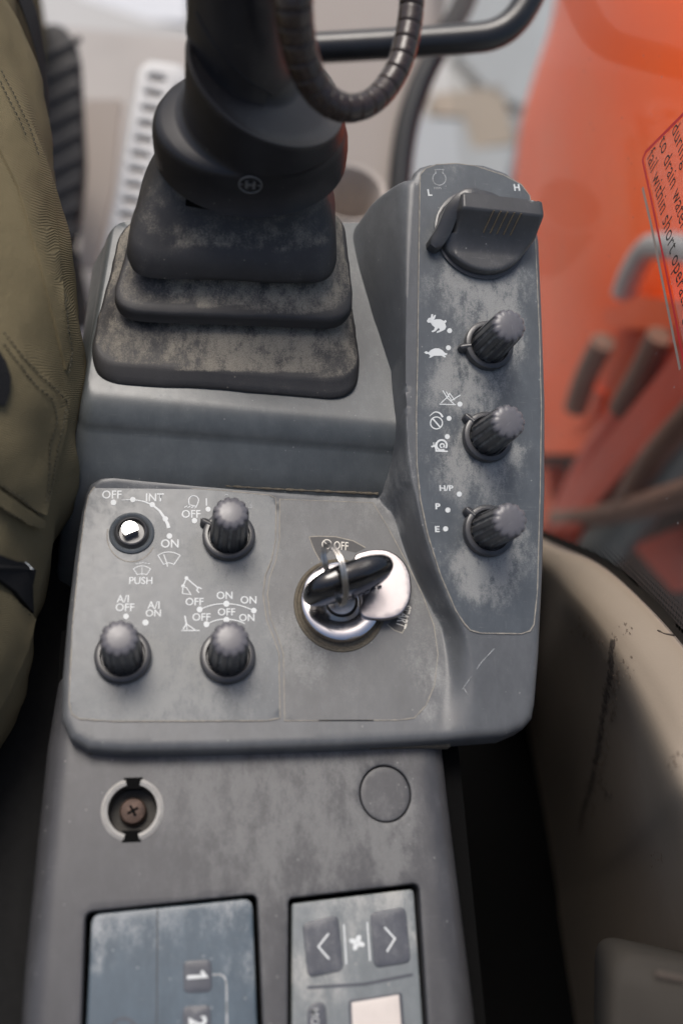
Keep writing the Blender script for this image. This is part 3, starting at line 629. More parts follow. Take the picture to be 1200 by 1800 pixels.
for k in range(5):
    x0 = -.0015 + k * .0032
    mb.tube([Vector((x0 + .0016 - .0006 * q, yy, dialz(0, yy) + .0002)) for q, yy in enumerate((.0030, .0014, -.0004, -.0022, -.0040))], .00042, 8)
mb.build('grip_ribs', simple('rib_dirt', (.085, .068, .045), .9, var=.4, sc=800), dial, MD)
mb = MB(); pth = crv([Vector((-.006, .0105, .0168)), Vector((-.0115, .0098, .0168)), Vector((-.0170, .0045, .0140)), Vector((-.0205, -.0045, .009)), Vector((-.0245, -.0105, .0055))], 6)
rg = []
for i, p in enumerate(pth):
    tt = (pth[min(i + 1, len(pth) - 1)] - pth[max(i - 1, 0)]).normalized(); sd_ = Vector((-tt.y, tt.x, 0)).normalized(); w_ = .0033 if i < 22 else .0033 * (1 - (i - 22) / 4)
    rg.append([p + sd_ * (w_ * x) + Vector((0, 0, y)) for x, y in ((-1, -.008), (-1, -.0007), (-.7, 0), (.7, 0), (1, -.0007), (1, -.008))])
mb.loft(rg, True, True); mb.build('pointer', m_dial, dial, MD)

# ---- ignition switch
FI = Fr(FW.pt(*FW.uv(597, 1062)), (1, 0, 0), (0, 0, 1)); MI = FI.M
mb = MB(); mb.lathe([(.0198, DW * .6 + .00005), (.0196, .0008), (.0186, .0010), (.0180, .0003)], 64, cap1=True); mb.V = [Vector((v.x, v.y * 1.06 - .0004, v.z)) for v in mb.V]; ign = mb.build('ignition_switch', m_dirt2, console, MI)
mb = MB(); mb.lathe([(.0172, 0), (.0172, .0040), (.0169, .0052), (.0162, .0057), (.0135, .0058), (.0100, .0054), (.0076, .0050), (.0071, .0046), (.0070, .001)], 72, cap1=False); mb.V = [Vector((v.x, v.y * 1.03, v.z)) for v in mb.V]; mb.build('chrome_ring', m_chrome, ign, MI)
mb = MB(); mb.lathe([(.0069, .001), (.0066, .0030), (.0060, .0046), (.0050, .0050), (.001, .0050)], 40); mb.build('lock_cylinder', simple('worn_steel', (.42, .40, .38), .4, .9, var=.3, sc=300, bump=.2), ign, MI)
# swivelling dust shutter
FSh = Fr(FW.pt(0, 0, .0075), (1, 0, 0), (0, 0, 1)); sc2 = [FSh.uv(*p) for p in ((636, 1052), (632, 1070), (638, 1083), (655, 1088), (680, 1088), (703, 1080), (718, 1060), (723, 1035), (719, 1005), (705, 982), (684, 968), (662, 965), (642, 968), (624, 976), (622, 1000), (628, 1025))]
sheet('dust_shutter', [Vector(p) for p in crv(sc2, 5, True)], lambda x, y: 0, m_shut, ign, FSh.M, fil=.0007, skirt=.0016, sp=.002, label='swung-open round metal dust shutter')
# printed arc plates
ink = Ink(FW, .0003); ink.fill([(543, 945), (560, 944), (590, 945), (620, 952), (642, 964), (625, 972), (600, 966), (580, 968), (562, 985), (552, 968)]); a1 = ink.build('arc_plate', m_ink2 if False else simple('arc_film', (.035, .034, .034), .55, var=.3, sc=500), ign)
ink = Ink(FW, .00031); ink.line([(543, 944), (560, 943), (590, 944), (620, 951), (642, 963)], 2.2); ink.line([(543, 944), (552, 968), (562, 986)], 2); ink.build('dirt_seam', m_dirt, ign); ink = Ink(FW, .00031); ink.line([(712, 1060), (715, 1080), (714, 1100), (706, 1113), (692, 1108), (680, 1098)], 2.2); ink.build('dirt_seam', m_dirt, ign)
ink = Ink(FW, .0003); ink.fill([(712, 1060), (715, 1080), (714, 1100), (706, 1112), (692, 1107), (682, 1098), (694, 1084), (704, 1066)]); ink.build('arc_plate', MATS['arc_film'], ign)
text('OFF', FW, 599, 960.5, 14.5, ign, w=.00034, ang=5, xs=.72, bold=.005, mat=simple('cream_print', (.60, .57, .50), .6)); text('START', FW, 708, 1083, 17.5, ign, w=.00034, ang=105, xs=.56, bold=.02, mat=MATS['cream_print'])
ink = Ink(FW, .00034); ink.line(arc(574, 957, 8, 0, 350, 18), 1.8, True); ink.line([(569, 952), (579, 962)], 1.6); ink.build('key_symbol', MATS['cream_print'], ign)

# ================================================================== KEY AND RING
kz = .006; kbase = U(604, 1058, kz)
key = thing('ignition_key', 'black plastic headed key standing in the chrome ignition lock', 'key', kbase)
b0, b1 = U(536, 1040, .030), U(692, 985, .030); ax = (b1 - b0); L = ax.length / 2; ax.normalize(); kc = (b0 + b1) / 2; kc.z = .0245
sdv = Vector((-ax.y, ax.x, 0))
sp_ = lambda v, e: math.copysign(abs(v) ** e, v)
mb = MB(); rings = []; N = 40
for i in range(17):
    ph = -math.pi / 2 + math.pi * i / 16; rings.append([kc + ax * (L * 1.0 * sp_(math.cos(ph), .55) * sp_(math.cos(a), .8)) + sdv * (.0058 * sp_(math.cos(ph), .55) * sp_(math.sin(a), .8)) + Vector((0, 0, .0125 * sp_(math.sin(ph), .75))) for a in [2 * math.pi * j / N for j in range(N)]])
mb.loft(rings, True, True); bow = mb.build('bow', m_gloss, key, ang=60)
mb = MB(); mb.box((0, 0, 0), (.0042, .0010, .0075)); Mk = Matrix.Translation(Vector((kbase.x, kbase.y, .0085))) @ Matrix.Rotation(math.atan2(ax.y, ax.x), 4, 'Z'); mb.build('blade', m_steel, key, Mk)
# moulded letters low on the near side of the bow, kept unreadable small as in the photograph
FKb = Fr(kc - sdv * .0055 + Vector((0, 0, -.006)), ax, -sdv); 
mb = MB()
for k in range(7): mb.box((-.004 + k * .0028, 0, 0), (.0009, .0014 if k % 2 else .0018, .0003), .15 * (-1) ** k)
mb.build('moulded_ridges', m_gloss, bow, FKb.M)
rp = [Wd(*p) for p in ((569, 992, .397), (566, 972, .396), (573, 958, .394), (586, 968, .391), (598, 990, .388), (603, 1018, .388), (605, 1045, .392), (600, 1064, .396), (590, 1050, .400), (577, 1020, .400))]
mb = MB(); c_ = crv(rp, 8, True); mb.tube(c_, .00062, 8, closed=True); mb.tube([p + Vector((.0011, .0003, .0004)) for p in c_], .00062, 8, closed=True)
tag(mb.build('key_ring', m_steel), 'thin doubled wire split ring looped through the black key head', 'key ring')

# ================================================================== JOYSTICK
joy = thing('joystick', 'worn black joystick lever rising from a three tier rubber bellows boot', 'joystick', U(400, 560, ZB))
tiers = [ # z, FL, FR, BR, BL, corner radius
 (.0285, (156, 670), (633, 704), (604, 420), (218, 384), .016), (.0296, (153, 664), (636, 701), (604, 420), (216, 384), .016), (.0318, (153, 648), (636, 680), (606, 412), (216, 382), .016), (.0330, (157, 638), (633, 670), (606, 408), (218, 380), .0155),
 (.0336, (166, 628), (628, 658), (604, 408), (222, 380), .015), (.0350, (182, 605), (612, 632), (598, 408), (236, 382), .014), (.0378, (206, 578), (596, 600), (588, 408), (250, 386), .012), (.0392, (244, 544), (560, 560), (560, 400), (280, 392), .010),
 (.0412, (226, 558), (584, 574), (588, 392), (256, 370), .012), (.0426, (198, 564), (617, 580), (604, 385), (244, 360), .014), (.0440, (194, 558), (621, 576), (606, 380), (242, 355), .0145), (.0476, (194, 546), (621, 564), (606, 370), (244, 345), .0145), (.0485, (199, 538), (616, 554), (602, 365), (250, 342), .014),
 (.0492, (212, 526), (604, 540), (594, 360), (262, 340), .012), (.0522, (234, 500), (584, 510), (578, 352), (275, 338), .010), (.0548, (268, 474), (550, 480), (550, 345), (300, 336), .009),
 (.0566, (246, 486), (570, 494), (575, 338), (275, 318), .011), (.0584, (221, 487), (589, 500), (586, 330), (262, 300), .013), (.0606, (216, 477), (592, 494), (588, 322), (258, 292), .014), (.0665, (218, 450), (590, 462), (586, 305), (258, 275), .015),
 (.0700, (226, 425), (586, 436), (582, 295), (262, 262), .016), (.0760, (240, 385), (578, 395), (575, 275), (272, 240), .018), (.0850, (262, 330), (566, 350), (566, 250), (290, 215), .020), (.0930, (285, 300), (550, 320), (550, 235), (310, 200), .020)]
rings = [qr(z - .006, a, b, c, d, r, 10) for z, a, b, c, d, r in tiers]
# longer straight sides get extra points so the rubber can sag a little
def dens(ring, m=3):
    out = []
    for i in range(len(ring)):
        a, b = ring[i], ring[(i + 1) % len(ring)]; k = 10 if (b - a).length > .012 else 1
        out += [a.lerp(b, j / k) for j in range(k)]
    return out
k0_ = [ (10 if (rings[0][(i + 1) % len(rings[0])] - rings[0][i]).length > .012 else 1) for i in range(len(rings[0]))]
def dens2(ring): return [ring[i].lerp(ring[(i + 1) % len(ring)], j / k0_[i]) for i in range(len(ring)) for j in range(k0_[i])]
rings = [dens2(r) for r in rings]
# smooth interpolation between tiers
mb = MB(); rr = []
for i in range(len(rings) - 1): rr.append(rings[i]); rr.append([a.lerp(b, .5) for a, b in zip(rings[i], rings[i + 1])])
rr.append(rings[-1]); 
from mathutils import noise as mn
rr = [[p + (p - Vector((.025, .255, p.z))).normalized() * (.0011 * mn.noise(p * 42) + .0005 * mn.noise(p * 120)) + Vector((0, 0, .0006 * mn.noise(p * 55 + Vector((3, 1, 7))))) for p in r] for r in rr]
mb.loft(rr, False, True); boot = mb.build('rubber_boot', m_rubber, joy, ang=70)
def bootdust(p):
    d = 0
    if .0272 < p.z < .0345: d = .8
    elif .0426 < p.z < .0490: d = .7
    elif p.z > .064: d = .5 if p.x > -.03 and p.y < .28 else .25
    return d * (1.0 if p.x > -.01 else .7)
set_dust(boot, bootdust)
# collar and grip: one lofted body
def ell(cx, cy, z, ax_px, by_px, tilt=0, n=56, p=2.0, dz=None):
    c = U(cx, cy, z); e = (U(cx + ax_px, cy, z) - c); a = e.length; b = (U(cx, cy - by_px, z) - c).length
    out = []
    for k in range(n):
        t_ = 2 * math.pi * k / n; x = a * math.copysign(abs(math.cos(t_)) ** (2 / p), math.cos(t_)); y = b * math.copysign(abs(math.sin(t_)) ** (2 / p), math.sin(t_))
        out.append(Vector((c.x + x * math.cos(tilt) - y * math.sin(tilt), c.y + x * math.sin(tilt) + y * math.cos(tilt), z + (dz(x / a, y / b) if dz else 0))))
    return out
sl_ = lambda kx, ky=0: (lambda x, y: kx * x + ky * y)
mb = MB()
def lrp(A, B, t): return [a.lerp(b, t) for a, b in zip(A, B)]
def shrink(A, k, dz=0): c = sum(A, Vector()) / len(A); return [Vector((c.x + (p.x - c.x) * k, c.y + (p.y - c.y) * k, p.z + dz)) for p in A]
cr = [ell(444, 268, .0835, 142, 95, .04, dz=sl_(.001)), ell(443, 272, .0818, 158, 104, .04, dz=sl_(.001)), ell(442, 268, .0830, 165, 107, .04, dz=sl_(.001)), ell(442, 246, .0885, 168, 99, .03), ell(442, 230, .0945, 168, 95, .02),
      ell(442, 222, .0970, 166, 95), ell(444, 216, .0984, 163, 96, 0), ell(448, 211, .0994, 157, 98, 0), ell(457, 206, .1002, 147, 100, 0), ell(464, 202, .1012, 140, 102, 0), ell(467, 196, .1035, 137, 101, 0, dz=lambda x, y: -.0015 * x)]
rdg = ell(467, 186, .1075, 137, 96, 0, dz=lambda x, y: .0100 * (1 - x) + .004 * max(0, -x) ** 2)
nb = ell(428, 96, .1215, 99, 74, 0, dz=sl_(-.010))
nk = ell(424, 78, .1255, 93, 72, 0, dz=sl_(-.007))
cr += [lrp(cr[-1], rdg, .5), lrp(cr[-1], rdg, .88), rdg, shrink(rdg, .985, .0009), shrink(rdg, .955, .0009), shrink(rdg, .925, .0003), lrp(shrink(rdg, .90, -.0003), nb, .3), lrp(shrink(rdg, .90), nb, .62), lrp(shrink(rdg, .90), nb, .88), nb, nk,
      ell(420, 44, .134, 89, 70, 0, dz=sl_(-.004)), ell(416, 0, .143, 86, 68, 0, dz=sl_(-.002)), ell(411, -60, .155, 85, 66, 0), ell(404, -140, .170, 86, 68, 0), ell(398, -240, .190, 88, 70, 0)]
mb.loft(cr, True, True); grip = mb.build('grip', m_stick, joy, ang=60)
# mould seam on the grip and the raised round emblem on the collar
gt = bvh(grip)
pts = []
for x, y in ((345, 20), (362, 55), (388, 92), (415, 122), (445, 148), (478, 166)):
    p, n = hit(gt, x, y)
    if p: pts.append(p + n * .0001)
mb = MB(); mb.tube(crv(pts, 5), .00045, 6); mb.build('mould_seam', m_stick, grip)
p, n = hit(gt, 440, 324)
FE = Fr(p + n * .0001, (1, 0, 0), n); er = (FE.uv(462, 324) - FE.uv(440, 324)).length
mb = MB(); mb.tube([Vector((er * .9 * math.cos(2 * math.pi * k / 32), er * .9 * math.sin(2 * math.pi * k / 32), .0002)) for k in range(32)], er * .07, 8, closed=True)
emb = mb.build('emblem', simple('emblem_rubber', (.10, .097, .092), .55), grip, FE.M)
mb = MB()
for x, y, hx, hy in ((-.30, 0, .11, .40), (.30, 0, .11, .40), (0, 0, .25, .10), (-.72, 0, .16, .05), (.72, 0, .16, .05)): mb.box((x * er, y * er, .0002 + .00002 * abs(x)), (hx * er, hy * er, .0003))
mb2 = mk('letter', mb.V, mb.F, MATS['emblem_rubber'], joy, FE.M, smooth=False)
# opening under the collar
mb = MB(); a = U(362, 348, .0792); mb.box(a, (.0075, .0050, .0010), -.15); mb.build('boot_slit', m_black, joy)
# plastic conduit
cond = thing('cable_conduit', 'shiny dark split conduit looping beside the joystick lever', 'conduit', Wd(600, 200, .36))
cp = [Wd(x, y, D) for x, y, D in ((512, -60, .330), (515, 0, .335), (520, 50, .342), (532, 105, .350), (552, 150, .357), (578, 178, .362), (610, 190, .366), (645, 183, .370), (675, 158, .374), (700, 118, .377), (714, 70, .379), (722, 20, .380), (726, -50, .380))]
cc_ = crv(cp, 12); NC = len(cc_); seg = 7
for i in range(0, NC - 1, seg):
    q = cc_[i:i + seg + 1]
    if len(q) < 3: continue
    k = i / NC; r = .0071 - .0022 * min(1, k / .55)
    pp = [q[0].lerp(q[1], .1)] + q[1:-1] + [q[-1].lerp(q[-2], .06)]
    rad = [r * .90] + [r] * (len(pp) - 2) + [r * .90]
    pp = [pp[0], pp[0].lerp(pp[1], .3)] + pp[1:-1] + [pp[-1].lerp(pp[-2], .3), pp[-1]]; rad = [r * .91, r * .99] + [r] * (len(pp) - 4) + [r * .99, r * .91]
    mb = MB(); mb.tube(pp, rad, 18); mb.build('conduit_segment', m_conduit, cond, ang=80)
mb = MB(); mb.tube(cc_, [.0054 - .0016 * min(1, i / NC / .55) for i in range(NC)], 14); mb.build('inner_cable', m_black, cond)

# ================================================================== RADIO AND CLIMATE UNIT
radio = thing('radio', 'blue grey radio face with numbered preset keys sunk into the lower console', 'radio', FL.pt(*FL.uv(300, 1760), -.014))
FRd = Fr((0, 0, ZL - .0022), (1, 0, 0), (0, 0, 1))
rface = [(161, 1606), (444, 1578), (452, 1790), (462, 2000), (140, 2010), (152, 1800)]
rd = sheet('radio_face', rpoly(uvl(rface, FRd), [.004, .004, 0, .002, .002, 0]), lambda x, y: 0, m_screen, radio, FRd.M, fil=.001, skirt=.006, sp=.003, dust=spots([(175, 1635, 22, .9), (170, 1690, 20, .6), (250, 1610, 60, .5), (420, 1590, 40, .7), (440, 1700, 30, .6), (360, 1640, 80, .25)], FRd))
ink = Ink(FRd, .0002); ink.line([(277, 1596), (275, 1900)], 1.6); ink.build('face_seam', m_dark, rd)
def rbox(fr, px, r, mat, par, name, h=.0006, w=0, label=None, dust=.1):
    return sheet(name, rpoly([fr.uv(*p) for p in px], r), lambda x, y: h, mat, par, Matrix(fr.M) @ Matrix.Translation((0, 0, w)), fil=min(.0005, h * .8), skirt=h, sp=.003, dust=lambda x, y: dust, label=label)
for i, yy in enumerate((1717, 1797, 1877)):
    x0 = 347 - i * 1
    rbox(FRd, [(x0 - 25, yy - 28), (x0 + 24, yy - 31), (x0 + 26, yy + 26), (x0 - 24, yy + 29)], .0022, m_btn, radio, 'preset_key', .0004, dust=0)
    if i == 0: ink = Ink(FRd, .0006); ink.line([(329, 1718), (361, 1716), (354, 1707)], 6); ink.build('numeral', m_print, radio)
    else: text(str(i + 1), FRd, x0, yy, 30, radio, w=.0006, ang=86, bold=.02)
ink = Ink(FRd, .0002); ink.line([(373, 1713), (388, 1713), (395, 1718), (398, 1727), (400, 1900)], 3); ink.build('bracket_line', m_dim, rd)
ink = Ink(FRd, .0002); ink.line(arc(218, 1812, 22, 180, 360, 14), 5); ink.build('knob_mark', m_btn, rd)
clim = thing('climate_control', 'grey air conditioner face with two fan arrow keys and a small display', 'control panel', FL.pt(*FL.uv(630, 1760), -.014))
FCl = Fr((0, 0, ZL - .0024), (1, 0, 0), (0, 0, 1))
cl = sheet('climate_face', rpoly(uvl([(513, 1588), (727, 1562), (743, 1800), (756, 2000), (512, 2000)], FCl), [.001, .002, 0, .001, .001]), lambda x, y: 0, m_clim, clim, FCl.M, fil=.0008, skirt=.006, sp=.003, dust=spots([(520, 1700, 25, .6), (730, 1650, 20, .6), (620, 1572, 90, .5), (560, 1740, 40, .5), (690, 1570, 40, .5)], FCl))
k1 = rbox(FCl, [(531, 1623), (594, 1608), (604, 1706), (541, 1719)], .0026, m_btn, clim, 'fan_key', .0005, dust=.25); k2 = rbox(FCl, [(650, 1604), (712, 1594), (722, 1692), (657, 1702)], .0026, m_btn, clim, 'fan_key', .0005, dust=.3)
for kk, A in ((k1, [(577, 1641), (559, 1664), (578, 1686)]), (k2, [(675, 1630), (693, 1650), (679, 1673)])): ink = Ink(FCl, .0008); ink.line(A, 3.2); ink.build('arrow_symbol', m_print, kk)
ink = Ink(FCl, .0002); ink.line([(604, 1625), (608.5, 1695)], 2.4); ink.line([(645, 1621), (650, 1689)], 2.4); ink.build('divider_lines', m_print, cl)
ink = Ink(FCl, .0002)
for k in range(4):
    a = R_(20 + 90 * k); c = (627 + 7.5 * math.cos(a), 1657 + 7.5 * math.sin(a)); ink.fill([(c[0] + 6.8 * math.cos(b) * math.cos(a) - 4.6 * math.sin(b) * math.sin(a), c[1] + 6.8 * math.cos(b) * math.sin(a) + 4.6 * math.sin(b) * math.cos(a)) for b in [2 * math.pi * j / 12 for j in range(12)]])
ink.build('fan_symbol', m_print, cl)
ink = Ink(FCl, .00015); ink.line([(540, 1736), (640, 1730), (725, 1713)], 5); ink.build('worn_line', m_btn, cl)
rbox(FCl, [(612, 1757), (706, 1744), (716, 1880), (616, 1880)], .001, m_btn, clim, 'display_frame', .0003); lcd = rbox(FCl, [(617, 1762), (701, 1748), (710, 1870), (621, 1870)], .0005, m_lcd, clim, 'display', .0004)
k3 = rbox(FCl, [(540, 1765), (572, 1760), (578, 1890), (541, 1890)], .004, m_btn, clim, 'mode_key', .0005); text('MODE', FCl, 553, 1800, 14, clim, w=.0008, ang=86, mat=m_dim)

# ================================================================== BEIGE SIDE TRIM (right)
trim = thing('side_trim', 'curved beige cab side trim with a long dark scratch below the window', 'cab trim', U(1100, 1300, -.45))
GX = .214                             # window plane x
def gx(px, py): r = ray(px, py); return CAM + r * ((GX + .002 - CAM.x) / r.x)
edge_px = [(880, 905), (962, 948), (1050, 988), (1120, 1043), (1200, 1128), (1300, 1262), (1420, 1480), (1500, 1900)]
Z0 = [gx(*p).z for p in edge_px]; Z0[0] = Z0[1] - .04; Z0[6] = Z0[7] = Z0[5]
rows = []; WZ = [1, 1, 1, 1, .9, .6, .3, 0, 0]; DZ = [0, .006, .005, -.006, -.05, -.15, -.33, -.55, -.64]
def tl(*pts):
    k = len(rows); rows.append([U(p[0], p[1], Z0[i] * WZ[k] - .04 * (1 - WZ[k]) + DZ[k]) for i, p in enumerate(pts)])
tl((880, 905, -.075), (962, 948, -.075), (1050, 985, -.075), (1120, 1040, -.075), (1200, 1125, -.075), (1300, 1260, -.075), (1420, 1480, -.075), (1620, 2500, -.075))
tl((880, 935, -.066), (955, 965, -.066), (1030, 1005, -.066), (1100, 1062, -.066), (1180, 1160, -.066), (1265, 1300, -.066), (1370, 1500, -.066), (1570, 2500, -.066))
tl((880, 970, -.066), (950, 990, -.066), (1010, 1035, -.066), (1070, 1095, -.066), (1145, 1200, -.066), (1215, 1330, -.066), (1300, 1520, -.066), (1500, 2500, -.066))
tl((880, 1010, -.076), (950, 1022, -.076), (1000, 1062, -.076), (1052, 1125, -.076), (1115, 1235, -.076), (1175, 1370, -.076), (1245, 1550, -.076), (1440, 2500, -.076))
tl((870, 1050, -.125), (940, 1060, -.125), (985, 1110, -.125), (1030, 1180, -.125), (1085, 1290, -.125), (1135, 1420, -.125), (1185, 1580, -.125), (1360, 2500, -.125))
tl((860, 1140, -.235), (920, 1150, -.235), (955, 1210, -.235), (985, 1290, -.235), (1025, 1390, -.235), (1060, 1500, -.235), (1090, 1640, -.235), (1240, 2500, -.235))
tl((840, 1220, -.42), (890, 1240, -.42), (915, 1300, -.42), (935, 1380, -.42), (955, 1470, -.42), (975, 1570, -.42), (990, 1690, -.42), (1120, 2500, -.42))
tl((800, 1300, -.62), (830, 1320, -.62), (850, 1380, -.62), (860, 1450, -.62), (870, 1530, -.62), (880, 1610, -.62), (885, 1710, -.62), (1010, 2500, -.62))
rows = [crv(r, 8) for r in rows]; colz = [crv([rows[j][i] for j in range(len(rows))], 6) for i in range(len(rows[0]))]
mb = MB(); mb.loft(colz, closed=False); body = mb.build('trim_panel', m_beige, trim, ang=80, fix=False)
tt_ = bvh(body)
def mark(path, rad, name, mat, par, tree):
    P = []
    for x, y in path:
        p, n = hit(tree, x, y)
        if p: P.append(p + (CAM - p).normalized() * .0002)
    if len(P) < 2: return None
    mb = MB(); P = crv(P, 3); mb.tube(P, [rad * (.4 + 1.0 * rng.random()) for _ in P], 6); return mb.build(name, mat, par)
m_scr = simple('scratch_dark', (.055, .042, .032), .9, var=.5, sc=600)
def flakes(path, spread, n, rad, name, mat):
    pth = resamp(path, 1.0, False); mb = MB()
    for _ in range(n):
        i = int(rng.random() ** 1.15 * (len(pth) - 1)); q = pth[i]; tt = (pth[min(i + 1, len(pth) - 1)] - pth[max(i - 1, 0)]).normalized(); o_ = rng.normal() * spread
        p, nn = hit(tt_, q.x - tt.y * o_ + rng.normal() * 1, q.y + tt.x * o_)
        if p is None: continue
        e1 = nn.orthogonal().normalized(); e2 = nn.cross(e1); up = (U(q.x + tt.x, q.y + tt.y, p.z) - U(q.x, q.y, p.z)).normalized(); e2 = (up - nn * up.dot(nn)).normalized(); e1 = e2.cross(nn)
        r = rad * (.3 + 1.1 * rng.random()); l = r * (1.2 + 2.2 * rng.random())
        P = [p + nn * (.0001 + .00025 * rng.random()) + e1 * (r * (.6 + .5 * rng.random()) * math.cos(b)) + e2 * (l * (.7 + .5 * rng.random()) * math.sin(b)) for b in [2 * math.pi * k / 7 for k in range(7)]]
        mb.add(P + [p + nn * .0004], [(k, (k + 1) % 7, 7) for k in range(7)])
    if mb.V: tag(mb.build(name, mat, trim, fix=False), kind='stuff')
SP = [(1076, 1128), (1074, 1165), (1068, 1210), (1061, 1250), (1053, 1300), (1045, 1345), (1036, 1390), (1027, 1425)]
flakes(SP, 2.4, 520, .00062, 'scratch', m_scr); flakes([(x + 9, y + 20) for x, y in SP[1:]], 4, 120, .0006, 'scratch', simple('scuff_brown', (.12, .09, .065), .9, var=.4, sc=600)); flakes([(1030, 1410), (1022, 1450), (1018, 1470)], 3, 40, .0005, 'scuff', m_scr); flakes([(1055, 1370), (1070, 1400)], 4, 30, .0004, 'scuff', m_scr); flakes([(1010, 1100), (1050, 1130), (1110, 1190)], 9, 60, .0004, 'scuff', MATS['scuff_brown'])
for a_, b_ in ((1090, 1100), (1180, 1330), (1150, 1500), (1030, 1560)): flakes([(a_, b_), (a_ + 12, b_ + 22)], 9, 16, .00035, 'scuff', MATS['scuff_brown'])
mark([(1155, 1108), (1168, 1114), (1185, 1117)], .0006, 'scratch', m_scr, trim, tt_); mark([(1028, 1400), (1020, 1445), (1018, 1460)], .0004, 'scratch', m_scr, trim, tt_); mark([(1056, 1380), (1066, 1395), (1072, 1402)], .0003, 'scratch', m_scr, trim, tt_)
# armrest end lower right, near the lens
sb = thing('armrest', 'blurred brown end of an armrest at the lower right', 'armrest', U(1180, 1800, -.05))
zz = .06; m_arm = simple('armrest_skin', (.030, .026, .021), .75, var=.12, sc=40, spec=.2)
mb = MB(); rings = []
for k, z in ((-.6, zz - .09), (-.1, zz - .012), (.35, zz - .004), (1, zz)):
    q = [U(1055 + 26 * k, 2100, z), U(1500, 2100, z), U(1500, 1740 + 8 * k, z), U(1060 + 26 * k, 1655 + 24 * k, z)]
    rings.append(quad_ring(*q, .010))
mb.loft(rings, True, True); mb.build('armrest_pad', m_arm, sb, ang=70)
a, b = U(1150, 1712, zz + .0005), U(1200, 1722, zz + .0005); mb = MB(); mb.tube([a, (a + b) / 2, b], .0012, 6); mb.build('scratch', m_scr, sb)

# ================================================================== WINDOW with frit and warning label
FG = Fr((GX, .25, 0), (0, -1, 0), (-1, 0, 0))     # seen from inside; u runs towards the rear, v = up
win = thing('side_window', 'dusty right hand cab window with black dotted edge', 'window', (GX, .3, -.07))
def G2(l, w=0): return [FG.uv(x, y, w) for x, y in l]
edge = G2([(880, 900), (962, 940), (1050, 980), (1120, 1035), (1200, 1118), (1300, 1250)])
gp_ = [FG.uv(880, 900) + Vector((-.02, .0))] + edge + [edge[-1] + Vector((.05, .5)), Vector((-.75, .62)), Vector((-.75, edge[0].y + .02))]
mb = MB(); mb.add([FG.pt(p.x, p.y, 0) for p in gp_], [tuple(range(len(gp_)))]); mb.build('glass_pane', m_glass, win, fix=False, smooth=False)
# black frit band along the lower edge and its dots
lowc = crv([(870, 905), (962, 950), (1050, 990), (1120, 1048), (1200, 1135), (1300, 1270)], 10); upc = crv([(870, 888), (962, 937), (1050, 975), (1120, 1025), (1200, 1108), (1300, 1240)], 10)
V = []; Fc = []
for a, b in zip(lowc, upc): p, q = FG.uv(*a, .0008), FG.uv(*b, .0008); V += [Vector((p.x, p.y, .0008)), Vector((q.x, q.y, .0008))]
for i in range(len(lowc) - 1): Fc.append((2 * i, 2 * i + 2, 2 * i + 3, 2 * i + 1))
mk('frit_band', V, Fc, m_seal, win, FG.M, smooth=False)
mb = MB(); st = .0018; g0 = FG.uv(900, 930); 
uL = np.array([(FG.uv(*p)) for p in upc])
for i in range(-10, 150):
    for j in range(-60, 170):
        if (i + j) % 2: continue
        x = g0.x + i * st; y = g0.y + j * st
        ye = np.interp(x, uL[:, 0], uL[:, 1]); d = y - ye
        if -.0006 < d < .0145:
            h = st * .5 * (1 - .7 * max(0, d) / .0145); V = [Vector((x - h, y - h, .0008)), Vector((x + h, y - h, .0008)), Vector((x + h, y + h, .0008)), Vector((x - h, y + h, .0008))]; mb.add(V, [(0, 1, 2, 3)])
if mb.V:
    o = mb.build('frit_dots', m_seal, win, FG.M, fix=False, smooth=False); o['kind'] = 'stuff'
lab = thing('warning_label', 'red edged transparent warning label with black wording on the side window', 'label', FG.pt(*FG.uv(1170, 450), .001))
lp = [(1240, 165), (1200, 207), (1139, 268), (1134, 282), (1147, 340), (1170, 450), (1192, 560), (1207, 640), (1240, 800), (1400, 800), (1400, 165)]
fp = G2(lp, .001); mb = MB(); mb.add([Vector((p.x, p.y, .0012)) for p in fp], [tuple(range(len(fp)))]); film = mb.build('label_film', m_film, lab, FG.M, fix=False, smooth=False)
ink = Ink(FG, .0016); ink.line(lp[:9], 3.2); ink.build('red_border', m_red, film)
ink = Ink(FG, .0016); ink.line([(1134, 330), (1150, 400), (1160, 450), (1178, 540), (1192, 610), (1200, 650)], 3.0); ink.build('film_edge', simple('film_edge', (.34, .28, .24), .6), film)
angl = math.degrees(math.atan2(560 - 270, 1202 - 1148))
text('fail within short operating', FG, 1148, 268, 15, film, mat=m_ink, w=.0017, ang=76.5, bold=0, align='LEFT', xs=1.12, sp=1.08)
text('to drain water in the fuel', FG, 1169, 243, 15, film, mat=m_ink, w=.0017, ang=75.5, bold=0, align='LEFT', xs=1.12, sp=1.08)
text('during operation may', FG, 1191, 220, 15, film, mat=m_ink, w=.0017, ang=73, bold=0, align='LEFT', xs=1.12, sp=1.08)

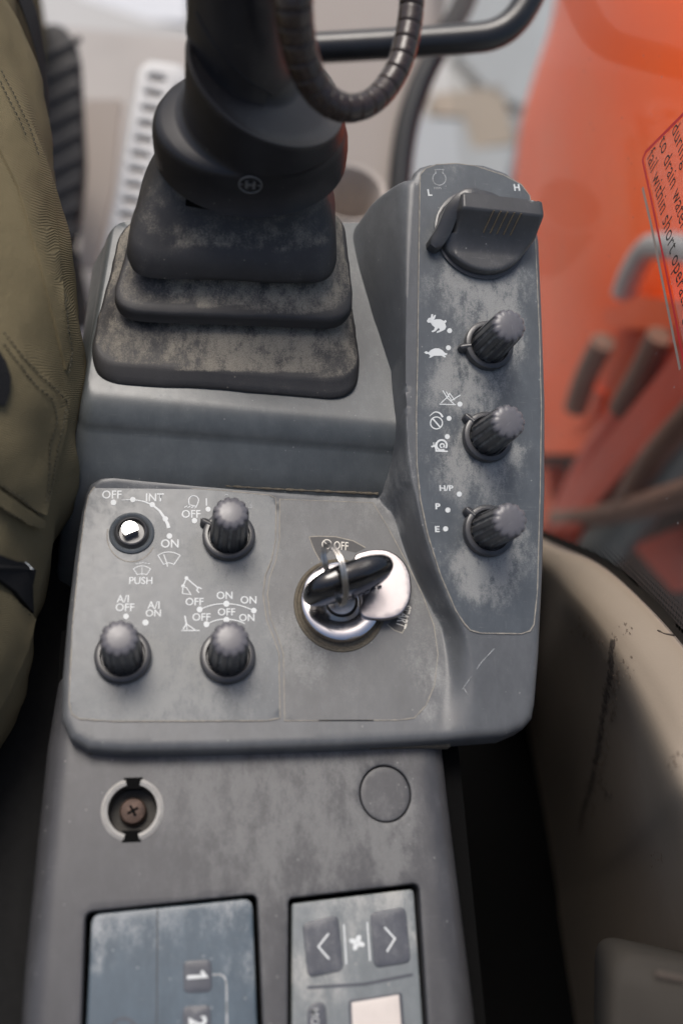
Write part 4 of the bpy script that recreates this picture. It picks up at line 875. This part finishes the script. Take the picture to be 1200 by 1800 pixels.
# ================================================================== PERSON (thigh in khaki work trousers)
per = thing('person', 'seated person in khaki work trousers, thigh beside the console', 'person', (-.15, .05, -.5))
ct = [(-420, -40, .00), (-300, -15, .01), (-160, 5, .02), (0, 24, .02), (100, 54, .02), (200, 74, .02), (300, 90, .02), (400, 108, .02), (500, 124, .02), (600, 134, .02), (690, 130, .02), (760, 126, .02), (830, 118, .015), (900, 98, .01), (960, 78, .005), (1060, 56, 0), (1150, 36, -.005), (1250, 6, -.01), (1350, -40, -.015), (1500, -110, -.02), (1700, -200, -.02)]
from mathutils import noise as mn
def fold(p, out):
    q = Vector((p.x * 14, p.y * 9 + p.x * 10, p.z * 14)); a = 1 - abs(mn.noise(q)) * 2; return p + out * (.0022 * a + .0022 * mn.noise(q * 2.6) + .0014 * mn.noise(q * 7))
rings = []; N = 90
for i, (y, x, zc) in enumerate(crv([Vector(c) for c in [(a, b, c * 1000) for a, b, c in ct]], 7)):
    zc /= 1000.; c = U(x, y, zc); rx, rz = .078, .074; rings.append([fold(Vector((c.x - rx + rx * math.cos(a) * (1 + .02 * math.sin(5 * a + i * .4)), c.y, zc - .004 + rz * math.sin(a) * (1 + .015 * math.sin(4 * a + i * .3)))), Vector((math.cos(a), 0, math.sin(a)))) for a in [2 * math.pi * k / N for k in range(N)]])
# knee and shin below the front end
f0 = rings[0]; cen = sum(f0, Vector()) / N
pre = []
for k in range(6, 0, -1):
    an = R_(15 * k); piv = cen + Vector((0, 0, -.085)); M = Matrix.Translation(piv) @ Matrix.Rotation(-an, 4, 'X') @ Matrix.Translation(-piv); pre.append([M @ p for p in f0])
shin = [[p + Vector((0, .0, -.38)) for p in pre[0]]]
rings = shin + pre + rings
mb = MB(); mb.loft(rings, True, True); leg = mb.build('trousers', m_khaki, per, ang=80)
lt = bvh(leg)
def patch(poly, name, mat, par, tree, off=.0008, thick=.0010, n=7):   # cloth patch hugging the leg
    P = resamp(poly, 12); xs = [p[0] for p in P]; ys = [p[1] for p in P]
    G = [Vector((x, y)) for x in np.arange(min(xs), max(xs), 14) for y in np.arange(min(ys), max(ys), 14)]
    Ga = np.array([(g.x, g.y) for g in G]); ok = inside(Ga, P) & (segdist(Ga, P) > 5); G = [g for g, k in zip(G, ok) if k]
    pts = P + G; vo, eo, fo, ov, _, _ = geometry.delaunay_2d_cdt(pts, [(i, (i + 1) % len(P)) for i in range(len(P))], [], 1, 1e-5, True)
    V = []
    last = None
    for v in vo:
        p, nn = hit(tree, v.x, v.y)
        if p is None: p, nn = (last or (U(v.x, v.y, .02), Vector((0, 0, 1))))
        else: last = (p, nn)
        V.append((p, nn))
    cen = np.array([np.mean([(vo[i].x, vo[i].y) for i in f], 0) for f in fo]); fo = [f for f, k in zip(fo, inside(cen, P)) if k]
    b = len(V); VV = [p + nn * (off + thick) for p, nn in V] + [p - nn * .001 for p, nn in V]; F = []
    cnt = {}
    for f in fo:
        f = tuple(f); F.append(f); F.append(tuple(i + b for i in f[::-1]))
        for i in range(3): e = (f[i], f[(i + 1) % 3]); cnt[tuple(sorted(e))] = (cnt.get(tuple(sorted(e)), (0, e))[0] + 1, e)
    for k, (c, e) in cnt.items():
        if c == 1: F.append((e[0], e[0] + b, e[1] + b, e[1]))
    return mk(name, VV, F, mat, par, ang=50)
def stitches(paths, par, tree, off=.0022):
    mb = MB()
    for pth in paths:
        q = resamp(pth, 8.5, False)
        for i in range(len(q) - 1):
            a, na = hit(tree, *q[i]); b, nb_ = hit(tree, *q[i].lerp(q[i + 1], .62))
            if a and b: mb.tube([a + na * (off - .0004), (a + b) / 2 + na * (off + .0001), b + nb_ * (off - .0004)], .00028, 5)
    if mb.V: o = mb.build('stitching', m_thread, par); o['kind'] = 'stuff'
fl = patch([(-20, 580), (20, 612), (52, 648), (85, 672), (116, 704), (112, 722), (108, 760), (92, 830), (74, 905), (40, 885), (-20, 838)], 'pocket_flap', m_khaki, per, lt, .0006, .0016)
pk = patch([(-20, 845), (60, 905), (72, 912), (68, 925), (40, 918), (-20, 880)], 'pocket_hem', m_khaki, per, lt, .0016, .0014)
pz = patch([(-20, 100), (10, 150), (40, 190), (85, 300), (95, 380), (112, 560), (122, 620), (113, 650), (92, 560), (70, 470), (30, 330), (-20, 230)], 'side_seam', m_khaki, per, lt, .0004, .0009)
patch([(-20, 615), (2, 640), (10, 665), (8, 690), (-2, 715), (-20, 712)], 'black_patch', m_strap, per, lt, .0026, .0012)
patch([(-20, 972), (20, 985), (55, 1000), (48, 1030), (50, 1078), (20, 1040), (-20, 1010)], 'pocket_band', m_strap, per, lt, .0012, .0012)
patch([(-20, 1035), (10, 1048), (40, 1075), (52, 1090), (40, 1140), (10, 1210), (-20, 1260)], 'lower_pocket', m_khaki, per, lt, .0012, .0016)
stitches([[(-5, 130), (20, 175), (45, 230), (62, 280)], [(-5, 150), (18, 195), (40, 245)], [(0, 590), (30, 628), (60, 662), (90, 688), (110, 712)], [(0, 610), (28, 645), (55, 680), (85, 705)], [(86, 712), (92, 740), (82, 775), (76, 830), (70, 885)], [(105, 720), (100, 760), (88, 820), (75, 880)], [(106, 520), (112, 580), (118, 620), (112, 660)], [(0, 850), (30, 870), (60, 900), (72, 908)], [(0, 895), (30, 912), (66, 922)], [(0, 1048), (20, 1058), (45, 1085)]], per, lt, .0028)
a = hit(lt, 8, 1000)[0]; b = hit(lt, 46, 1000)[0]
if a and b:
    e = (b - a).normalized(); up = Vector((0, .0, 1)); sd2 = up.cross(e)
    mb = MB(); mb.loft([[p + sd2 * (w_ * x) + up * (h_ + .0035) for x, h_ in ((-1, 0), (-.8, .0016), (0, .0024), (.8, .0016), (1, 0), (.8, -.0016), (0, -.0022), (-.8, -.0016))] for p, w_ in ((a - e * .02, .0050), (a, .0052), (a.lerp(b, .6), .0056), (b, .0058), (b + e * .0022, .0048))], True, True); stp = mb.build('strap_end', m_strap, per)
    mb = MB()
    for k in range(26):
        q = b + e * (.0016 + .0008 * rng.random()) + sd2 * (-.0054 + .0108 * k / 25) + up * .0045; mb.tube([q, q + e * (.0008 + .0012 * rng.random()) + up * (.0006 * rng.random()) + sd2 * (.0006 * rng.normal())], .00025, 5)
    o = mb.build('frayed_threads', m_print, stp); o['kind'] = 'stuff'
# dark strap along the knee, behind the trousers
mb = MB(); q = [Wd(x, y, .52) for x, y in ((5, -60), (34, 0), (58, 70), (72, 130), (80, 190), (84, 215))]; q2 = [Wd(x, y, .53) for x, y in ((30, -60), (58, 0), (70, 40), (80, 110), (86, 170), (86, 205))]
rg = [[a, b, b - Vector((0, 0, .004)), a - Vector((0, 0, .004))] for a, b in zip(crv(q, 4), crv(q2, 4))]; mb.loft(rg, True, True); tag(mb.build('seat_strap', m_strap), 'black webbing strap running along the seated leg', 'strap')

# ================================================================== CAB: seat side, floor, pedals, pillar, handrail
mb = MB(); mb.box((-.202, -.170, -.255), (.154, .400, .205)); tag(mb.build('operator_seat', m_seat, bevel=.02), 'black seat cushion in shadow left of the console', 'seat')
mb = MB(); mb.box((-.30, .2, -.60), (.58, .95, .02)); tag(mb.build('cab_floor', m_floor), kind='structure')
def slab(name, poly, D, n, d, mat, par=None, **k):
    mb = MB(); mb.prism([Wd(x, y, D if not isinstance(D, (list, tuple)) else D[i]) for i, (x, y) in enumerate(poly)], n, d); return mb.build(name, mat, par, **k)
dn_ = Vector((0, .5, -.85)).normalized()
# rubber pedal pad
pdl = thing('foot_pedal', 'black ribbed rubber foot pedal blurred on the cab floor', 'pedal', Wd(100, 450, 1.05))
FPd = Fr(Wd(105, 240, .92), (1, 0, 0), Vector((.02, -.35, .93)))
sheet('pedal_pad', rpoly([FPd.uv(*p) for p in ((58, 60), (80, 36), (112, 40), (140, 80), (150, 280), (140, 380), (118, 470), (60, 470))], .012), lambda x, y: 0, m_pedrub, pdl, FPd.M, fil=.006, skirt=.02, sp=.012)
for k in range(9):
    y = 90 + k * 42; a, b = FPd.uv(62, y + 22), FPd.uv(142, y - 22); mb = MB(); mb.tube([Vector((a.x, a.y, .001)), Vector((b.x, b.y, .001))], .0032, 6); mb.build('rib', m_dark, pdl, FPd.M)
# perforated metal pedal
pd2 = thing('travel_pedal', 'blurred grey metal pedal with a row of punched slots', 'pedal', Wd(230, 450, 1.05))
FP2 = Fr(Wd(250, 280, .90), (1, 0, 0), Vector((.05, -.35, .93)))
hl = []
for k in range(12):
    y = 138 + k * 27; xx = 276 - k * 5.6; hl.append([FP2.uv(xx + 17 * math.cos(a), y + 3 * math.cos(a) + 6.5 * math.sin(a)) for a in [2 * math.pi * j / 14 for j in range(14)]])
    if 0 < k: hl.append([FP2.uv(xx + 44 + 9 * math.cos(a), y - 8 + 7 * math.sin(a)) for a in [2 * math.pi * j / 10 for j in range(10)]])
sheet('pedal_plate', rpoly([FP2.uv(*p) for p in ((242, 120), (262, 104), (320, 112), (335, 135), (300, 300), (250, 470), (178, 460), (205, 330))], .01), lambda x, y: 0, m_pedmet, pd2, FP2.M, fil=.003, skirt=.012, sp=.008, holes=hl, hfil=.001, hskirt=.01)
mb = MB(); mb.tube([FP2.pt(*FP2.uv(225, 400), -.02), FP2.pt(*FP2.uv(200, 460), -.16)], .014, 12); mb.build('pedal_arm', m_dark, pd2)
mb = MB(); mb.tube([FPd.pt(*FPd.uv(110, 440), -.02), FPd.pt(*FPd.uv(110, 480), -.16)], .014, 12); mb.build('pedal_arm', m_dark, pdl)
# kick plate between pedals, pale
slab('heel_plate', [(150, 175), (215, 175), (200, 330), (170, 470), (140, 470)], 1.08, dn_, .02, m_pillar); tag(bpy.data.objects['heel_plate'], 'taupe upright plate between the two blurred pedals', 'plate')
# front pillar and its window seal
pil = thing('front_pillar', 'taupe front cab pillar with a black seal beside the window', 'pillar', Wd(680, 330, 1.0))
slab('pillar_body', [(520, -60), (800, -60), (770, 60), (735, 140), (715, 220), (700, 340), (560, 420), (520, 300)], .95, dn_, .06, m_pillar, pil)
mb = MB(); mb.tube(crv([Wd(x, y, .94) for x, y in ((838, -60), (812, 10), (775, 75), (742, 140), (718, 210), (706, 280), (700, 360))], 6), .011, 10); mb.build('window_seal', m_seal, pil)
cup = thing('cup_holder', 'blurred beige round cup holder behind the joystick boot', 'cup holder', Wd(620, 360, .85))
cc0 = Wd(612, 345, .80); mb = MB(); rr_ = .030
mb.lathe([(rr_ * .8, -.06), (rr_ * 1.0, -.01), (rr_ * 1.05, .004), (rr_, .006), (rr_ * .9, .004), (rr_ * .82, -.01), (rr_ * .7, -.05)], 40); mb.build('cup', m_cup, cup, Matrix.Translation(cc0))
# hand rail
mb = MB(); pth = crv([Wd(x, y, D) for x, y, D in ((470, 88, .60), (560, 84, .60), (700, 76, .60), (820, 68, .60), (868, 60, .60), (900, 40, .60), (925, 5, .60), (955, -60, .60), (990, -140, .60))], 8)
mb.tube(pth, .0088, 16); tag(mb.build('hand_rail', m_handle), 'black bent tubular hand rail at the top behind the conduit', 'hand rail')
# cab shell behind the operator, out of view, added to cut light from behind
cabw = thing('cab_shell', 'unseen grey rear wall and quarter panel of the cab behind the operator', 'cab', (-.3, -.9, -.6))
mb = MB(); mb.box((-.30, -.62, -.10), (.56, .03, .50)); mb.build('rear_wall', m_liner, cabw)
mb = MB(); mb.box((.29, -.38, .0), (.02, .25, .60)); mb.build('quarter_panel', m_liner, cabw)

# ================================================================== OUTSIDE
mb = MB(); mb.add([(-80, -80, -1.7), (80, -80, -1.7), (80, 80, -1.7), (-80, 80, -1.7)], [(0, 1, 2, 3)]); tag(mb.build('ground', m_ground, fix=False), kind='structure')
boom = thing('excavator_boom', 'big orange excavator boom blurred beyond the side window', 'boom', Wd(1050, 700, 1.3))
BX = .52
FB = Fr((BX + .06, .7, -.2), (0, -1, 0), (-1, 0, 0))
def bslab(name, poly, w, d, mat, ft=FB):
    w = w + .09
    mb = MB(); P = [ft.pt(*ft.uv(x, y, w), w) for x, y in poly]; mb.prism(P, -ft.n, d); return mb.build(name, mat, boom)
Lb = crv([Vector(p) for p in ((1018, -80), (996, 40), (962, 130), (932, 230), (914, 380), (900, 520), (880, 660), (850, 800))], 5)
mb = MB(); rg = []
for p in Lb:
    rg.append([(lambda q: FB.pt(q.x, q.y, 0) + Vector((-(.13 * math.sin(math.pi * min(1, t_ * .9 + .02)) ** .7), 0, 0)))(FB.uv(p.x + (1420 - p.x) * t_, p.y)) for t_ in [k / 28 for k in range(29)]] + [FB.pt(*FB.uv(1420, p.y), -.22), FB.pt(*FB.uv(p.x, p.y), -.22)])
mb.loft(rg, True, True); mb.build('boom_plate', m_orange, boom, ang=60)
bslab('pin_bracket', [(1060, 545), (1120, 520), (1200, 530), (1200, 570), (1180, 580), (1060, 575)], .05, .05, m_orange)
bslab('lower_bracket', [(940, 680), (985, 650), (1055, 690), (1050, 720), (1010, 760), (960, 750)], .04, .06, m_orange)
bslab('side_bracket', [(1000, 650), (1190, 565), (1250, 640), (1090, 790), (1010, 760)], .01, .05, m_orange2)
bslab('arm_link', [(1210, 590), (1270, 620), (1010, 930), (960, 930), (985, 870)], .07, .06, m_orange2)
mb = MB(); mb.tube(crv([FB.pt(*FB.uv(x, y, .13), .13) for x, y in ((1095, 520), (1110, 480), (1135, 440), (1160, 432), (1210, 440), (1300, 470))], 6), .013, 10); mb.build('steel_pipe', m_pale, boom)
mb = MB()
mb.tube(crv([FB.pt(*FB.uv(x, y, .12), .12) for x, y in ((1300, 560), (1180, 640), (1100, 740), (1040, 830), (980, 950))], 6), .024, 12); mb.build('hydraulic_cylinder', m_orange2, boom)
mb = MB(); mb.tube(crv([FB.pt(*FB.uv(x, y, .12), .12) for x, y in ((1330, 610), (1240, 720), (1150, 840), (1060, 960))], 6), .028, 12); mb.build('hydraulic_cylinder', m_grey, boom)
for pts in (((1160, 590), (1130, 650), (1090, 720)), ((1060, 600), (1030, 660), (1010, 720)), ((1250, 690), (1150, 800), (1090, 900)), ((1300, 830), (1190, 870), (1080, 900), (980, 910))):
    mb = MB(); mb.tube(crv([FB.pt(*FB.uv(x, y, .15), .15) for x, y in pts], 6), .013, 10); mb.build('hose', m_hose, boom)
frame = thing('swing_frame', 'dark machine frame low outside the window beneath the orange boom', 'machine frame', Wd(1100, 1000, 1.4))
FB2 = Fr((BX + .05, .7, -.2), (0, -1, 0), (-1, 0, 0))
mb = MB(); P = [FB2.pt(*FB2.uv(x, y)) for x, y in ((860, 720), (1000, 700), (1100, 640), (1400, 600), (1400, 1250), (860, 1250))]; mb.prism(P, Vector((1, 0, 0)), .4); mb.build('frame_body', simple('grimy_frame', (.075, .048, .04), .75, var=.6, sc=7), frame)
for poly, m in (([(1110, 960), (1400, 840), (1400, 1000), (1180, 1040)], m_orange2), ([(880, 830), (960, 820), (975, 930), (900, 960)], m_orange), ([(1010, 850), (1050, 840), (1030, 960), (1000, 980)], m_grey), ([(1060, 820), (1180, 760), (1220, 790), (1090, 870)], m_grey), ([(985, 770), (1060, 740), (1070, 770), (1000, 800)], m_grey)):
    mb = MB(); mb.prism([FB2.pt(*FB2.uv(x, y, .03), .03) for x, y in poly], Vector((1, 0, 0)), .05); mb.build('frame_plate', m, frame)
# pale rubble, timber and sheets far outside
for lb, nm, cat, poly, D, m in (('white wall slab blurred at the top left outside', 'wall_slab', 'wall', [(140, -60), (330, -60), (330, 40), (140, 30)], 2.9, m_white),
    ('pale blue sheet stack blurred left of the orange boom', 'sheet_stack', 'sheet stack', [(860, -60), (1010, -60), (960, 110), (925, 190), (860, 160), (800, 90)], 2.6, m_blue),
    ('bare timber planks blurred behind the pod', 'timber_stack', 'timber', [(760, 165), (880, 150), (905, 250), (830, 262), (815, 205), (760, 200)], 2.6, m_wood),
    ('light grey sheet lying below the timber', 'pale_sheet', 'sheet', [(720, 205), (815, 210), (830, 262), (905, 255), (890, 320), (720, 320)], 2.6, m_blue)):
    o = slab(nm, poly, D, Vector((.1, .6, -.8)), .12, m); tag(o, lb, cat)
